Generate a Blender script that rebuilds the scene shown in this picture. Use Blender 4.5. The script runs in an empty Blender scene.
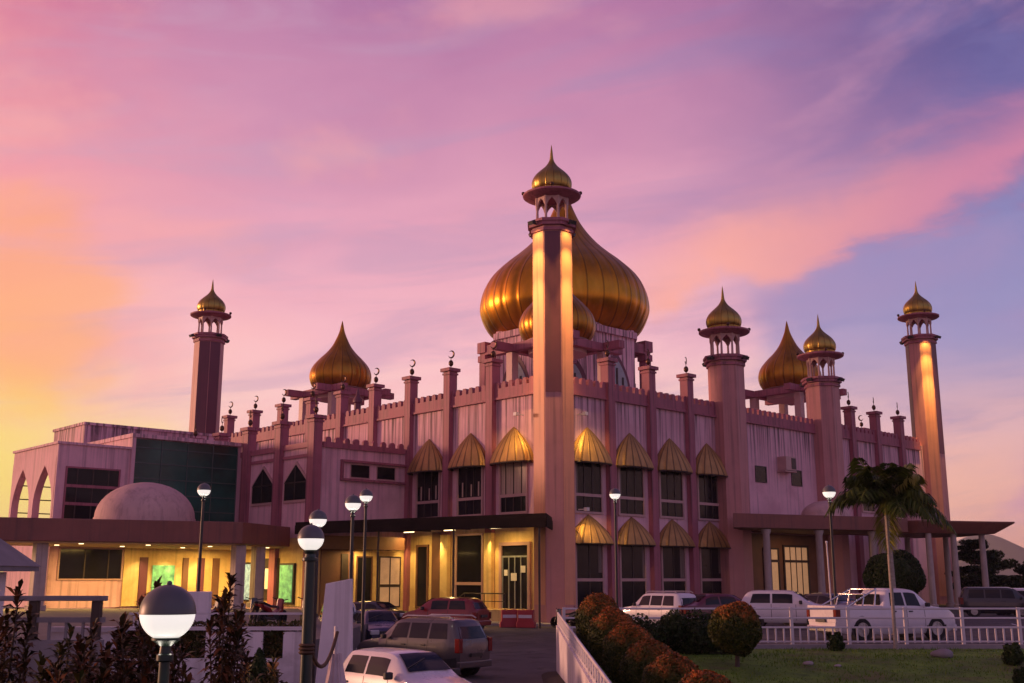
import bpy, math, random
import numpy as np
from mathutils import Vector, Matrix
R = math.radians
PI = math.pi
rnd = random.Random(7)
nrng = np.random.default_rng(11)
S = bpy.context.scene
COL = S.collection

# ------------------------------------------------------------------ camera
cam = bpy.data.cameras.new('camera')
cam.sensor_width = 36.0
cam.lens = 36.0 * 1100 / 1024
cam.clip_end = 20000
camo = bpy.data.objects.new('camera', cam)
COL.objects.link(camo)
camo.location = (0, 0, 2.6)
camo.rotation_euler = (R(90) + math.atan(238 / 1100), 0, 0)
S.camera = camo

# ------------------------------------------------------------------ exposure
S.view_settings.view_transform = 'Standard'
S.view_settings.look = 'None'
S.view_settings.exposure = 0.0
S.view_settings.gamma = 1.0
S.view_settings.use_curve_mapping = False
S.cycles.max_bounces = 6
S.cycles.diffuse_bounces = 3
S.cycles.glossy_bounces = 4
S.cycles.use_denoising = True


def lin(r, g, b):
    f = lambda c: (c / 255 / 12.92) if c <= 10 else ((c / 255 + 0.055) / 1.055) ** 2.4
    return (f(r), f(g), f(b), 1.0)


# ------------------------------------------------------------------ sky
SUN_AZ, SUN_EL = -78.0, 6.0      # azimuth from +Y (view direction), left is negative
world = bpy.data.worlds.new('World')
S.world = world
world.use_nodes = True
wt = world.node_tree
wt.nodes.clear()


class NG:
    """tiny node helper"""
    def __init__(s, t): s.t = t
    def n(s, ty, **kw):
        nd = s.t.nodes.new(ty)
        for k, v in kw.items(): setattr(nd, k, v)
        return nd
    def put(s, sock, v):
        if isinstance(v, bpy.types.NodeSocket): s.t.links.new(v, sock)
        else: sock.default_value = v
    def m(s, op, a, b=0.0, c=None, clamp=False):
        nd = s.n('ShaderNodeMath', operation=op); nd.use_clamp = clamp
        s.put(nd.inputs[0], a); s.put(nd.inputs[1], b)
        if c is not None: s.put(nd.inputs[2], c)
        return nd.outputs[0]
    def ss(s, x, a, b):
        nd = s.n('ShaderNodeMapRange', interpolation_type='SMOOTHSTEP')
        s.put(nd.inputs[0], x); nd.inputs[1].default_value = a; nd.inputs[2].default_value = b
        return nd.outputs[0]
    def mix(s, f, a, b, mode='MIX'):
        nd = s.n('ShaderNodeMix', data_type='RGBA', blend_type=mode)
        s.put(nd.inputs[0], f); s.put(nd.inputs[6], a); s.put(nd.inputs[7], b)
        return nd.outputs[2]
    def ramp(s, x, stops):
        nd = s.n('ShaderNodeValToRGB')
        el = nd.color_ramp.elements
        while len(el) < len(stops): el.new(0.5)
        for e, (p, c) in zip(el, stops): e.position = p; e.color = c if len(c) == 4 else (*c, 1)
        s.put(nd.inputs[0], x)
        return nd.outputs[0]
    def noise(s, vec, scale, detail=4, rough=0.5, dist=0.0):
        nd = s.n('ShaderNodeTexNoise')
        if vec is not None: s.put(nd.inputs['Vector'], vec)
        nd.inputs['Scale'].default_value = scale; nd.inputs['Detail'].default_value = detail
        nd.inputs['Roughness'].default_value = rough; nd.inputs['Distortion'].default_value = dist
        return nd.outputs['Fac']
    def xyz(s, x, y, z):
        nd = s.n('ShaderNodeCombineXYZ')
        s.put(nd.inputs[0], x); s.put(nd.inputs[1], y); s.put(nd.inputs[2], z)
        return nd.outputs[0]


w = NG(wt)
tc = w.n('ShaderNodeTexCoord')
sep = w.n('ShaderNodeSeparateXYZ')
wt.links.new(tc.outputs['Generated'], sep.inputs[0])
dx, dy, dz = sep.outputs
az = w.m('ARCTAN2', dx, dy)
el = w.m('MAXIMUM', dz, 0.0)
# the warp that breaks every boundary into drifting cloud
v1 = w.xyz(w.m('MULTIPLY', w.m('ADD', az, w.m('MULTIPLY', el, 0.6)), 2.2), w.m('MULTIPLY', w.m('SUBTRACT', el, w.m('MULTIPLY', az, 0.18)), 9.0), 0.0)
n1 = w.noise(v1, 1.3, 6, 0.52, 0.6)
v2 = w.xyz(w.m('MULTIPLY', az, 3.0), w.m('MULTIPLY', w.m('SUBTRACT', el, w.m('MULTIPLY', az, 0.10)), 19.0), 3.7)
n2 = w.noise(v2, 1.1, 7, 0.58, 0.8)
n3 = w.noise(w.xyz(w.m('MULTIPLY', az, 5.0), w.m('MULTIPLY', el, 9.0), 8.0), 1.2, 6, 0.55, 0.4)
wob = w.m('MULTIPLY', w.m('SUBTRACT', n1, 0.5), 0.16)
elw = w.m('ADD', el, wob)
Lr = w.ramp(elw, [(0.0, lin(255, 228, 132)), (0.10, lin(255, 218, 124)), (0.17, lin(255, 186, 126)), (0.24, lin(255, 172, 146)), (0.34, lin(242, 152, 160)), (0.46, lin(214, 120, 148)), (0.70, lin(110, 68, 115)), (1.0, lin(62, 50, 100))])
Cr = w.ramp(elw, [(0.0, lin(255, 214, 186)), (0.12, lin(255, 208, 198)), (0.20, lin(250, 188, 196)), (0.29, lin(230, 162, 184)), (0.39, lin(202, 138, 172)), (0.50, lin(174, 112, 158)), (0.72, lin(100, 68, 118)), (1.0, lin(62, 50, 100))])
Rr = w.ramp(elw, [(0.0, lin(236, 160, 140)), (0.07, lin(240, 176, 160)), (0.14, lin(220, 172, 180)), (0.20, lin(170, 150, 190)), (0.28, lin(126, 116, 172)), (0.38, lin(100, 90, 150)), (0.50, lin(78, 72, 132)), (0.72, lin(60, 56, 110)), (1.0, lin(55, 48, 98))])
azw = w.m('ADD', az, w.m('MULTIPLY', w.m('SUBTRACT', n3, 0.5), 0.22))
sky = w.mix(w.ss(azw, -0.54, -0.20), Lr, Cr)
sky = w.mix(w.ss(azw, 0.08, 0.46), sky, Rr)
# behind the camera: plain dusk
back = w.ss(w.m('ABSOLUTE', az), 1.3, 2.2)
sky = w.mix(back, sky, w.ramp(el, [(0.0, lin(205, 158, 170)), (0.3, lin(140, 112, 148)), (1.0, lin(58, 48, 98))]))
# lavender gaps and rosy veils
gap = w.m('MULTIPLY', w.ss(n2, 0.46, 0.72), 0.50)
sky = w.mix(gap, sky, w.mix(w.ss(az, -0.3, 0.4), lin(198, 156, 184), lin(120, 112, 168)))
veil = w.m('MULTIPLY', w.ss(w.m('ADD', w.m('MULTIPLY', n1, 0.6), w.m('MULTIPLY', n3, 0.4)), 0.48, 0.66), 0.62)
sky = w.mix(veil, sky, w.mix(w.ss(az, -0.4, 0.35), lin(252, 170, 164), lin(200, 142, 174)))
# the long salmon cloud bank rising to the right with clear blue under it
line = w.m('ADD', 0.226, w.m('MULTIPLY', az, 0.235))
dd = w.m('ADD', w.m('SUBTRACT', el, line), w.m('ADD', w.m('MULTIPLY', w.m('SUBTRACT', n2, 0.5), 0.05), w.m('MULTIPLY', w.m('SUBTRACT', n3, 0.5), 0.10)))
under = w.m('MULTIPLY', w.m('MULTIPLY', w.ss(dd, -0.006, -0.03), w.ss(azw, 0.19, 0.30)), w.ss(el, 0.11, 0.2))
sky = w.mix(w.m('MULTIPLY', under, 0.6), sky, lin(140, 140, 190))
bank = w.m('MULTIPLY', w.m('MULTIPLY', w.ss(dd, -0.022, 0.0), w.ss(dd, 0.065, 0.0)), w.ss(azw, 0.06, 0.2))
sky = w.mix(w.m('MULTIPLY', bank, 0.80), sky, w.mix(w.ss(az, 0.15, 0.45), lin(255, 172, 152), lin(214, 130, 160)))
# yellow glow near the sun
gx = w.m('ADD', az, 0.60)
gd = w.m('ADD', w.m('MULTIPLY', gx, gx), w.m('MULTIPLY', w.m('MULTIPLY', el, el), 3.2))
# a torn orange cloud above the glow at the left
oc = w.m('ADD', w.m('POWER', w.m('MULTIPLY', w.m('ADD', az, 0.425), 10.0), 2.0), w.m('POWER', w.m('MULTIPLY', w.m('SUBTRACT', el, 0.225), 11.0), 2.0))
oc = w.ss(w.m('ADD', oc, w.m('MULTIPLY', w.m('SUBTRACT', w.m('ADD', w.m('MULTIPLY', n3, 0.5), w.m('MULTIPLY', n2, 0.5)), 0.5), 4.5)), 1.0, 0.0)
sky = w.mix(w.m('MULTIPLY', oc, 0.5), sky, lin(255, 168, 92))
glow = w.m('MULTIPLY', w.ss(w.m('ADD', gd, w.m('MULTIPLY', w.m('SUBTRACT', n3, 0.5), 0.12)), 0.13, 0.005), 0.95)
sky = w.mix(glow, sky, lin(255, 222, 104))
bg = w.n('ShaderNodeBackground')
wt.links.new(sky, bg.inputs[0])
bg.inputs[1].default_value = 1.04
nish = w.n('ShaderNodeTexSky', sky_type='NISHITA')
nish.sun_disc = False
nish.sun_elevation = R(SUN_EL)
nish.sun_rotation = R(SUN_AZ)
bg2 = w.n('ShaderNodeBackground')
wt.links.new(nish.outputs[0], bg2.inputs[0])
bg2.inputs[1].default_value = 0.012
addn = w.n('ShaderNodeAddShader')
wt.links.new(bg.outputs[0], addn.inputs[0]); wt.links.new(bg2.outputs[0], addn.inputs[1])
wo = w.n('ShaderNodeOutputWorld')
wt.links.new(addn.outputs[0], wo.inputs[0])

# ------------------------------------------------------------------ sun
sl = bpy.data.lights.new('sun', 'SUN')
sl.energy = 3.0
sl.angle = R(6)
sl.color = (1.0, 0.48, 0.30)
so = bpy.data.objects.new('sun', sl)
COL.objects.link(so)
sd = Vector((math.sin(R(SUN_AZ)) * math.cos(R(SUN_EL)), math.cos(R(SUN_AZ)) * math.cos(R(SUN_EL)), math.sin(R(SUN_EL))))
so.rotation_euler = sd.to_track_quat('Z', 'Y').to_euler()


def lamp(kind, loc, energy, color, size=0.2, target=None, spot=60, size_y=None):
    l = bpy.data.lights.new('light', kind)
    l.energy = energy; l.color = color
    if kind == 'AREA':
        l.size = size
        if size_y: l.shape = 'RECTANGLE'; l.size_y = size_y
    else: l.shadow_soft_size = size
    if kind == 'SPOT': l.spot_size = R(spot); l.spot_blend = 1.0
    o = bpy.data.objects.new('light', l)
    COL.objects.link(o)
    o.location = loc
    if target is not None:
        d = Vector(loc) - Vector(target)
        o.rotation_euler = d.to_track_quat('Z', 'Y').to_euler()
    return o


# ------------------------------------------------------------------ materials
def seams(m, N, w_=0.10, dark=0.5, sx=1.0, sy=1.0):
    """standing seams of a sheet-metal skin: thin darker joints running up the form"""
    g = NG(m.node_tree); b = m.node_tree.nodes['Principled BSDF']
    t = g.n('ShaderNodeTexCoord'); sp = g.n('ShaderNodeSeparateXYZ'); m.node_tree.links.new(t.outputs['Object'], sp.inputs[0])
    a = g.m('ARCTAN2', g.m('MULTIPLY', sp.outputs[1], sy), g.m('MULTIPLY', sp.outputs[0], sx))
    q = g.m('ABSOLUTE', g.m('SUBTRACT', g.m('FRACT', g.m('ADD', g.m('MULTIPLY', a, N / (2 * PI)), 100.25)), 0.5))
    k = g.ss(q, w_, w_ * 0.35)
    src = b.inputs['Base Color'].links[0].from_socket
    m.node_tree.links.new(g.mix(g.m('MULTIPLY', k, 1 - dark), src, (0.03, 0.018, 0.008, 1)), b.inputs['Base Color'])
    bn = g.n('ShaderNodeBump'); bn.inputs['Strength'].default_value = 0.45; bn.inputs['Distance'].default_value = 0.08
    m.node_tree.links.new(k, bn.inputs['Height']); m.node_tree.links.new(bn.outputs[0], b.inputs['Normal'])
    return m


def mat(name, col, rough=0.6, metal=0.0, var=0.12, scale=2.0, bump=0.0, bscale=20.0, spec=0.5, streak=0.0, streak_col=(0.05, 0.03, 0.035), coat=0.0, emis=None, est=0.0, vz=1.0, sz=None):
    m = bpy.data.materials.new(name)
    m.use_nodes = True
    g = NG(m.node_tree)
    b = m.node_tree.nodes['Principled BSDF']
    t = g.n('ShaderNodeTexCoord')
    mp = g.n('ShaderNodeMapping')
    m.node_tree.links.new(t.outputs['Object'], mp.inputs[0])
    mp.inputs['Scale'].default_value = (1, 1, vz)
    n = g.noise(mp.outputs[0], scale, 5, 0.6)
    lo = tuple(c * (1 - var) for c in col); hi = tuple(min(1, c * (1 + var)) for c in col)
    c = g.ramp(n, [(0.3, lo), (0.7, hi)])
    if streak > 0:
        sp = g.n('ShaderNodeMapping'); m.node_tree.links.new(t.outputs['Object'], sp.inputs[0])
        sp.inputs['Scale'].default_value = (4.2, 4.2, 0.09)
        s1 = g.noise(sp.outputs[0], 1.0, 4, 0.62)
        s2 = g.noise(t.outputs['Object'], 0.28, 3, 0.5)
        f = g.m('MULTIPLY', g.ss(s1, 0.47, 0.68), g.ss(s2, 0.32, 0.58))
        if sz:   # run-off from the parapet: dense just below it, thinning downwards
            zz = g.n('ShaderNodeSeparateXYZ'); m.node_tree.links.new(t.outputs['Object'], zz.inputs[0])
            f = g.m('MAXIMUM', g.m('MULTIPLY', f, 0.45), g.m('MULTIPLY', g.ss(s1, 0.44, 0.62), g.m('POWER', g.ss(zz.outputs[2], *sz), 2.0)))
        c = g.mix(g.m('MULTIPLY', f, streak), c, (*streak_col, 1))
        s3 = g.noise(t.outputs['Object'], 0.9, 6, 0.65)
        c = g.mix(g.m('MULTIPLY', g.ss(s3, 0.55, 0.75), 0.22), c, tuple(min(1, x * 1.35) for x in col) + (1,))
    m.node_tree.links.new(c, b.inputs['Base Color'])
    b.inputs['Roughness'].default_value = rough
    rr = g.m('ADD', rough - 0.06, g.m('MULTIPLY', n, 0.14), clamp=True)
    m.node_tree.links.new(rr, b.inputs['Roughness'])
    b.inputs['Metallic'].default_value = metal
    b.inputs['Specular IOR Level'].default_value = spec
    b.inputs['Coat Weight'].default_value = coat
    if bump > 0:
        bn = g.n('ShaderNodeBump'); bn.inputs['Strength'].default_value = bump
        bn.inputs['Distance'].default_value = 0.05
        m.node_tree.links.new(g.noise(t.outputs['Object'], bscale, 4, 0.6), bn.inputs['Height'])
        m.node_tree.links.new(bn.outputs[0], b.inputs['Normal'])
    if emis:
        b.inputs['Emission Color'].default_value = (*emis, 1)
        b.inputs['Emission Strength'].default_value = est
    return m


def leafmat(name, stops, rough=0.5, topred=None):
    m = bpy.data.materials.new(name)
    m.use_nodes = True
    g = NG(m.node_tree)
    b = m.node_tree.nodes['Principled BSDF']
    geo = g.n('ShaderNodeNewGeometry')
    t = g.n('ShaderNodeTexCoord')
    nz = g.noise(t.outputs['Object'], 2.2, 3, 0.6)
    f = g.m('ADD', g.m('MULTIPLY', geo.outputs['Random Per Island'], 0.7), g.m('MULTIPLY', g.m('SUBTRACT', nz, 0.35), 0.9), clamp=True)
    c = g.ramp(f, stops)
    if topred:
        # flush of young leaves on the upper side; its cut-off also paints shaded flanks
        sp = g.n('ShaderNodeSeparateXYZ'); m.node_tree.links.new(t.outputs['Object'], sp.inputs[0])
        k = g.ss(g.m('ADD', sp.outputs[2], g.m('MULTIPLY', g.m('SUBTRACT', nz, 0.5), 1.0)), topred[1], topred[2])
        oi = g.n('ShaderNodeObjectInfo'); k = g.m('MULTIPLY', k, g.m('ADD', 0.55, g.m('MULTIPLY', oi.outputs['Random'], 0.6)))
        c = g.mix(g.m('MULTIPLY', k, g.ss(geo.outputs['Random Per Island'], 0.95, 0.2)), c, (*topred[0], 1))
    m.node_tree.links.new(c, b.inputs['Base Color'])
    b.inputs['Roughness'].default_value = rough
    b.inputs['Specular IOR Level'].default_value = 0.12
    return m


M = {}
M['pink'] = mat('pink_wall_paint', (0.74, 0.44, 0.49), 0.7, var=0.10, scale=0.6, streak=0.85, bump=0.15, sz=(7.0, 13.4))
M['pink_dark'] = mat('dark_pink_trim_paint', (0.36, 0.110, 0.15), 0.62, var=0.12, scale=0.8, streak=0.6, bump=0.1)
M['pink_shaft'] = mat('pink_shaft_paint', (0.50, 0.22, 0.21), 0.55, var=0.08, scale=0.7, streak=0.4)
M['glow_strip'] = mat('peach_shaft_glow', (0.60, 0.265, 0.17), 0.5, var=0.08, scale=0.7, streak=0.35)  # floodlight glow put into the colour of the lit shaft faces
M['maroon'] = mat('maroon_panel_paint', (0.13, 0.03, 0.055), 0.5, var=0.1, scale=0.8, streak=0.3)  # real maroon paint, and painted shade on the minaret shafts
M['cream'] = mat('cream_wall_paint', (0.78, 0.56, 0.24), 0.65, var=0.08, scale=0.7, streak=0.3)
M['frame'] = mat('pale_pink_frame_paint', (0.50, 0.30, 0.28), 0.5, var=0.08)
M['dome_pink'] = mat('pale_pink_dome_render', (0.56, 0.36, 0.34), 0.75, var=0.10, scale=1.2, streak=0.3, bump=0.1)
M['gold'] = mat('gold_metal_sheet', (0.56, 0.245, 0.022), 0.34, metal=1.0, var=0.25, scale=0.9, spec=0.5, vz=0.4)
M['gold_small'] = mat('pale_gold_sheet', (0.38, 0.26, 0.065), 0.36, metal=1.0, var=0.2, scale=1.6, vz=0.4)
M['awning'] = mat('bronze_gold_awning_sheet', (0.42, 0.24, 0.085), 0.5, metal=0.6, var=0.25, scale=1.6, vz=0.5)
M['gold_roof'] = seams(mat('gold_roof_dome_sheet', (0.44, 0.20, 0.028), 0.36, metal=1.0, var=0.25, scale=1.2, vz=0.4), 20, 0.10)
def patches(m, col, scale, lo, hi, amt):
    g = NG(m.node_tree); b = m.node_tree.nodes['Principled BSDF']
    t = g.n('ShaderNodeTexCoord')
    k = g.ss(g.noise(t.outputs['Object'], scale, 6, 0.62, 0.5), lo, hi)
    src = b.inputs['Base Color'].links[0].from_socket
    m.node_tree.links.new(g.mix(g.m('MULTIPLY', k, amt), src, (*col, 1)), b.inputs['Base Color'])


seams(M['gold'], 32, 0.07); seams(M['gold_small'], 16, 0.09, 0.5); seams(M['awning'], 18, 0.16, 0.35, sx=1 / 1.72, sy=1 / 1.0)
M['finial'] = mat('dark_bronze_finial', (0.10, 0.05, 0.03), 0.4, metal=0.8)
M['glass'] = mat('dark_window_glass', (0.010, 0.010, 0.013), 0.10, var=0.3, scale=0.8, spec=0.16)
M['green_glass'] = mat('dark_green_curtain_glass', (0.018, 0.075, 0.058), 0.16, var=0.7, scale=0.3, spec=0.3)
M['pale_glass'] = mat('pale_frosted_glass', (0.30, 0.32, 0.33), 0.2, var=0.15)
M['lit_glass'] = mat('warm_lit_glass', (0.3, 0.2, 0.12), 0.2, var=0.3, scale=1.5, emis=(1.0, 0.50, 0.24), est=0.26)
M['curtain_glass'] = mat('window_with_pale_curtain', (0.42, 0.30, 0.24), 0.35, var=0.35, scale=5.0, vz=0.05)
M['dim_curtain'] = mat('dim_curtain_behind_glass', (0.15, 0.105, 0.09), 0.4, var=0.4, scale=6.0, vz=0.05)
M['green_mullion'] = mat('grey_green_mullion', (0.06, 0.09, 0.08), 0.5)
M['black'] = mat('black_metal', (0.02, 0.018, 0.018), 0.45)
M['darkgreen'] = mat('dark_green_post_paint', (0.012, 0.03, 0.022), 0.4)
M['bronze'] = mat('dark_bronze_frame', (0.05, 0.035, 0.03), 0.5, metal=0.3)
M['canopy'] = mat('maroon_brown_canopy_paint', (0.22, 0.075, 0.055), 0.6, var=0.15, scale=0.7, streak=0.4)
M['soffit'] = mat('cream_soffit_board', (0.60, 0.42, 0.24), 0.7)
M['roof_metal'] = mat('dark_metal_roof_sheet', (0.018, 0.011, 0.009), 0.85, var=0.3, scale=1.0, spec=0.1)
M['column'] = mat('pale_render_column', (0.45, 0.36, 0.33), 0.7, var=0.12, scale=1.5, streak=0.4)
M['brown'] = mat('brown_timber_wall', (0.16, 0.07, 0.04), 0.6, var=0.2, scale=1.0)
M['white'] = mat('white_wall_paint', (0.78, 0.71, 0.74), 0.6, var=0.08, scale=1.2, streak=0.35, streak_col=(0.2, 0.17, 0.16))
M['rail'] = mat('white_railing_paint', (0.62, 0.57, 0.60), 0.5, var=0.08)
M['grey'] = mat('grey_concrete', (0.22, 0.20, 0.21), 0.8, var=0.18, scale=1.5, bump=0.2)
M['bulb'] = mat('glowing_globe_glass', (0.8, 0.8, 0.75), 0.3, emis=(1.0, 0.93, 0.84), est=0.82)
M['cap_grey'] = mat('grey_globe_cap', (0.10, 0.105, 0.11), 0.4, var=0.1)
M['down'] = mat('glowing_downlight', (0.8, 0.7, 0.5), 0.4, emis=(1.0, 0.72, 0.35), est=4.0)
M['asphalt'] = mat('worn_asphalt', (0.060, 0.052, 0.056), 0.8, var=0.35, scale=0.5, bump=0.35, bscale=30)
M['paving'] = mat('grey_paving', (0.13, 0.11, 0.11), 0.8, var=0.2, scale=0.6, bump=0.2)
M['kerb'] = mat('kerb_concrete', (0.30, 0.27, 0.27), 0.8, var=0.2)
M['soil'] = mat('dark_soil_and_litter', (0.035, 0.025, 0.018), 0.95, var=0.5, scale=3.0, bump=0.5)
M['lawn'] = mat('mown_lawn', (0.11, 0.215, 0.014), 0.9, var=0.5, scale=0.9, bump=0.8, bscale=9)
M['blade'] = leafmat('grass_blades', [(0.0, (0.05, 0.12, 0.008, 1)), (0.55, (0.10, 0.20, 0.016, 1)), (1.0, (0.20, 0.25, 0.03, 1))])
M['ground'] = mat('distant_ground', (0.05, 0.055, 0.03), 0.95, var=0.4, scale=0.03)
M['hill'] = mat('forested_hill', (0.022, 0.034, 0.026), 0.95, var=0.45, scale=0.012, bump=0.6, bscale=0.05)
M['topiary'] = leafmat('clipped_shrub_leaves', [(0.0, (0.014, 0.028, 0.004, 1)), (0.5, (0.040, 0.055, 0.009, 1)), (1.0, (0.13, 0.10, 0.015, 1))], topred=((0.58, 0.15, 0.03), 0.22, 0.62))
M['hedge'] = leafmat('dark_hedge_leaves', [(0.0, (0.010, 0.022, 0.006, 1)), (0.6, (0.025, 0.045, 0.012, 1)), (1.0, (0.05, 0.07, 0.02, 1))])
M['tree'] = leafmat('tree_leaves', [(0.0, (0.010, 0.020, 0.008, 1)), (0.6, (0.022, 0.040, 0.014, 1)), (1.0, (0.05, 0.07, 0.022, 1))])
M['croton'] = leafmat('dark_red_leaves', [(0.0, (0.014, 0.018, 0.006, 1)), (0.45, (0.05, 0.032, 0.010, 1)), (0.8, (0.14, 0.045, 0.018, 1)), (1.0, (0.30, 0.17, 0.05, 1))])
M['croton_green'] = leafmat('olive_mottled_leaves', [(0.0, (0.014, 0.022, 0.006, 1)), (0.5, (0.05, 0.055, 0.012, 1)), (0.8, (0.13, 0.08, 0.025, 1)), (1.0, (0.34, 0.22, 0.08, 1))])
M['palm'] = leafmat('palm_leaflets', [(0.0, (0.018, 0.032, 0.006, 1)), (0.6, (0.05, 0.075, 0.012, 1)), (1.0, (0.14, 0.15, 0.025, 1))], 0.4)
M['palm_young'] = leafmat('yellow_green_palm_leaf', [(0.0, (0.14, 0.15, 0.03, 1)), (1.0, (0.34, 0.32, 0.07, 1))], 0.4)
M['bark'] = mat('grey_brown_bark', (0.10, 0.07, 0.055), 0.9, var=0.3, scale=4, bump=0.5)
M['palmbark'] = mat('pale_palm_trunk', (0.32, 0.27, 0.23), 0.8, var=0.25, scale=3, vz=4.0, bump=0.3)
M['tyre'] = mat('tyre_rubber', (0.014, 0.014, 0.015), 0.85)
M['alloy'] = mat('alloy_rim', (0.42, 0.42, 0.44), 0.3, metal=0.8)
M['trim'] = mat('black_plastic_trim', (0.02, 0.02, 0.022), 0.55)
M['carglass'] = mat('tinted_car_glass', (0.012, 0.013, 0.017), 0.06, spec=0.3)
M['red_lens'] = mat('red_tail_lens', (0.15, 0.008, 0.008), 0.2, spec=0.4)
M['clear_lens'] = mat('clear_headlamp_lens', (0.50, 0.50, 0.52), 0.12, spec=0.7)
M['chrome'] = mat('chrome_bar', (0.6, 0.58, 0.58), 0.2, metal=1.0)
M['plate'] = mat('dark_number_plate', (0.03, 0.03, 0.03), 0.5)
M['red_plastic'] = mat('red_plastic_barrier', (0.38, 0.03, 0.04), 0.45)
M['orange'] = mat('yellow_orange_paint', (0.50, 0.22, 0.03), 0.55, var=0.2)
M['cloth'] = mat('pale_draped_cloth', (0.55, 0.45, 0.47), 0.9, var=0.15, scale=3)
M['rope'] = mat('brown_rope', (0.10, 0.055, 0.03), 0.9)
M['teal'] = mat('dark_wall_panel', (0.02, 0.03, 0.025), 0.6)
M['screen_blue'] = mat('lit_blue_noticeboard', (0.25, 0.40, 0.48), 0.4, var=0.7, scale=4, emis=(0.35, 0.70, 0.95), est=0.22)
M['screen_green'] = mat('lit_green_noticeboard', (0.14, 0.40, 0.16), 0.4, var=0.7, scale=3, emis=(0.25, 0.80, 0.35), est=0.22)
M['paper'] = mat('pale_notice_paper', (0.75, 0.72, 0.70), 0.8)

patches(M['lawn'], (0.11, 0.085, 0.035), 0.55, 0.48, 0.68, 0.75); patches(M['lawn'], (0.03, 0.07, 0.01), 0.9, 0.5, 0.7, 0.7)
patches(M['asphalt'], (0.022, 0.020, 0.021), 0.8, 0.52, 0.60, 0.8); patches(M['asphalt'], (0.12, 0.105, 0.10), 0.35, 0.52, 0.7, 0.6)
patches(M['dome_pink'], (0.25, 0.16, 0.15), 0.9, 0.52, 0.72, 0.6); patches(M['white'], (0.30, 0.26, 0.25), 0.8, 0.55, 0.75, 0.5); patches(M['pink'], (0.52, 0.26, 0.30), 0.22, 0.5, 0.66, 0.5); patches(M['cream'], (0.52, 0.32, 0.12), 0.5, 0.45, 0.62, 0.6)


def carpaint(name, col, metal=0.0, rough=0.28):
    return mat(name, col, rough, metal=metal, var=0.06, scale=1.5, coat=0.6)


P_white = carpaint('white_car_paint', (0.70, 0.66, 0.69))
P_grey = carpaint('grey_car_paint', (0.085, 0.08, 0.088), 0.4)
P_red = carpaint('red_car_paint', (0.20, 0.006, 0.010))
P_maroon = carpaint('maroon_car_paint', (0.12, 0.010, 0.022))
P_dark = carpaint('dark_car_paint', (0.020, 0.020, 0.026))
P_blue = carpaint('dark_blue_car_paint', (0.025, 0.03, 0.075), 0.3)
P_silver = carpaint('silver_car_paint', (0.42, 0.41, 0.43), 0.5)


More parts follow.
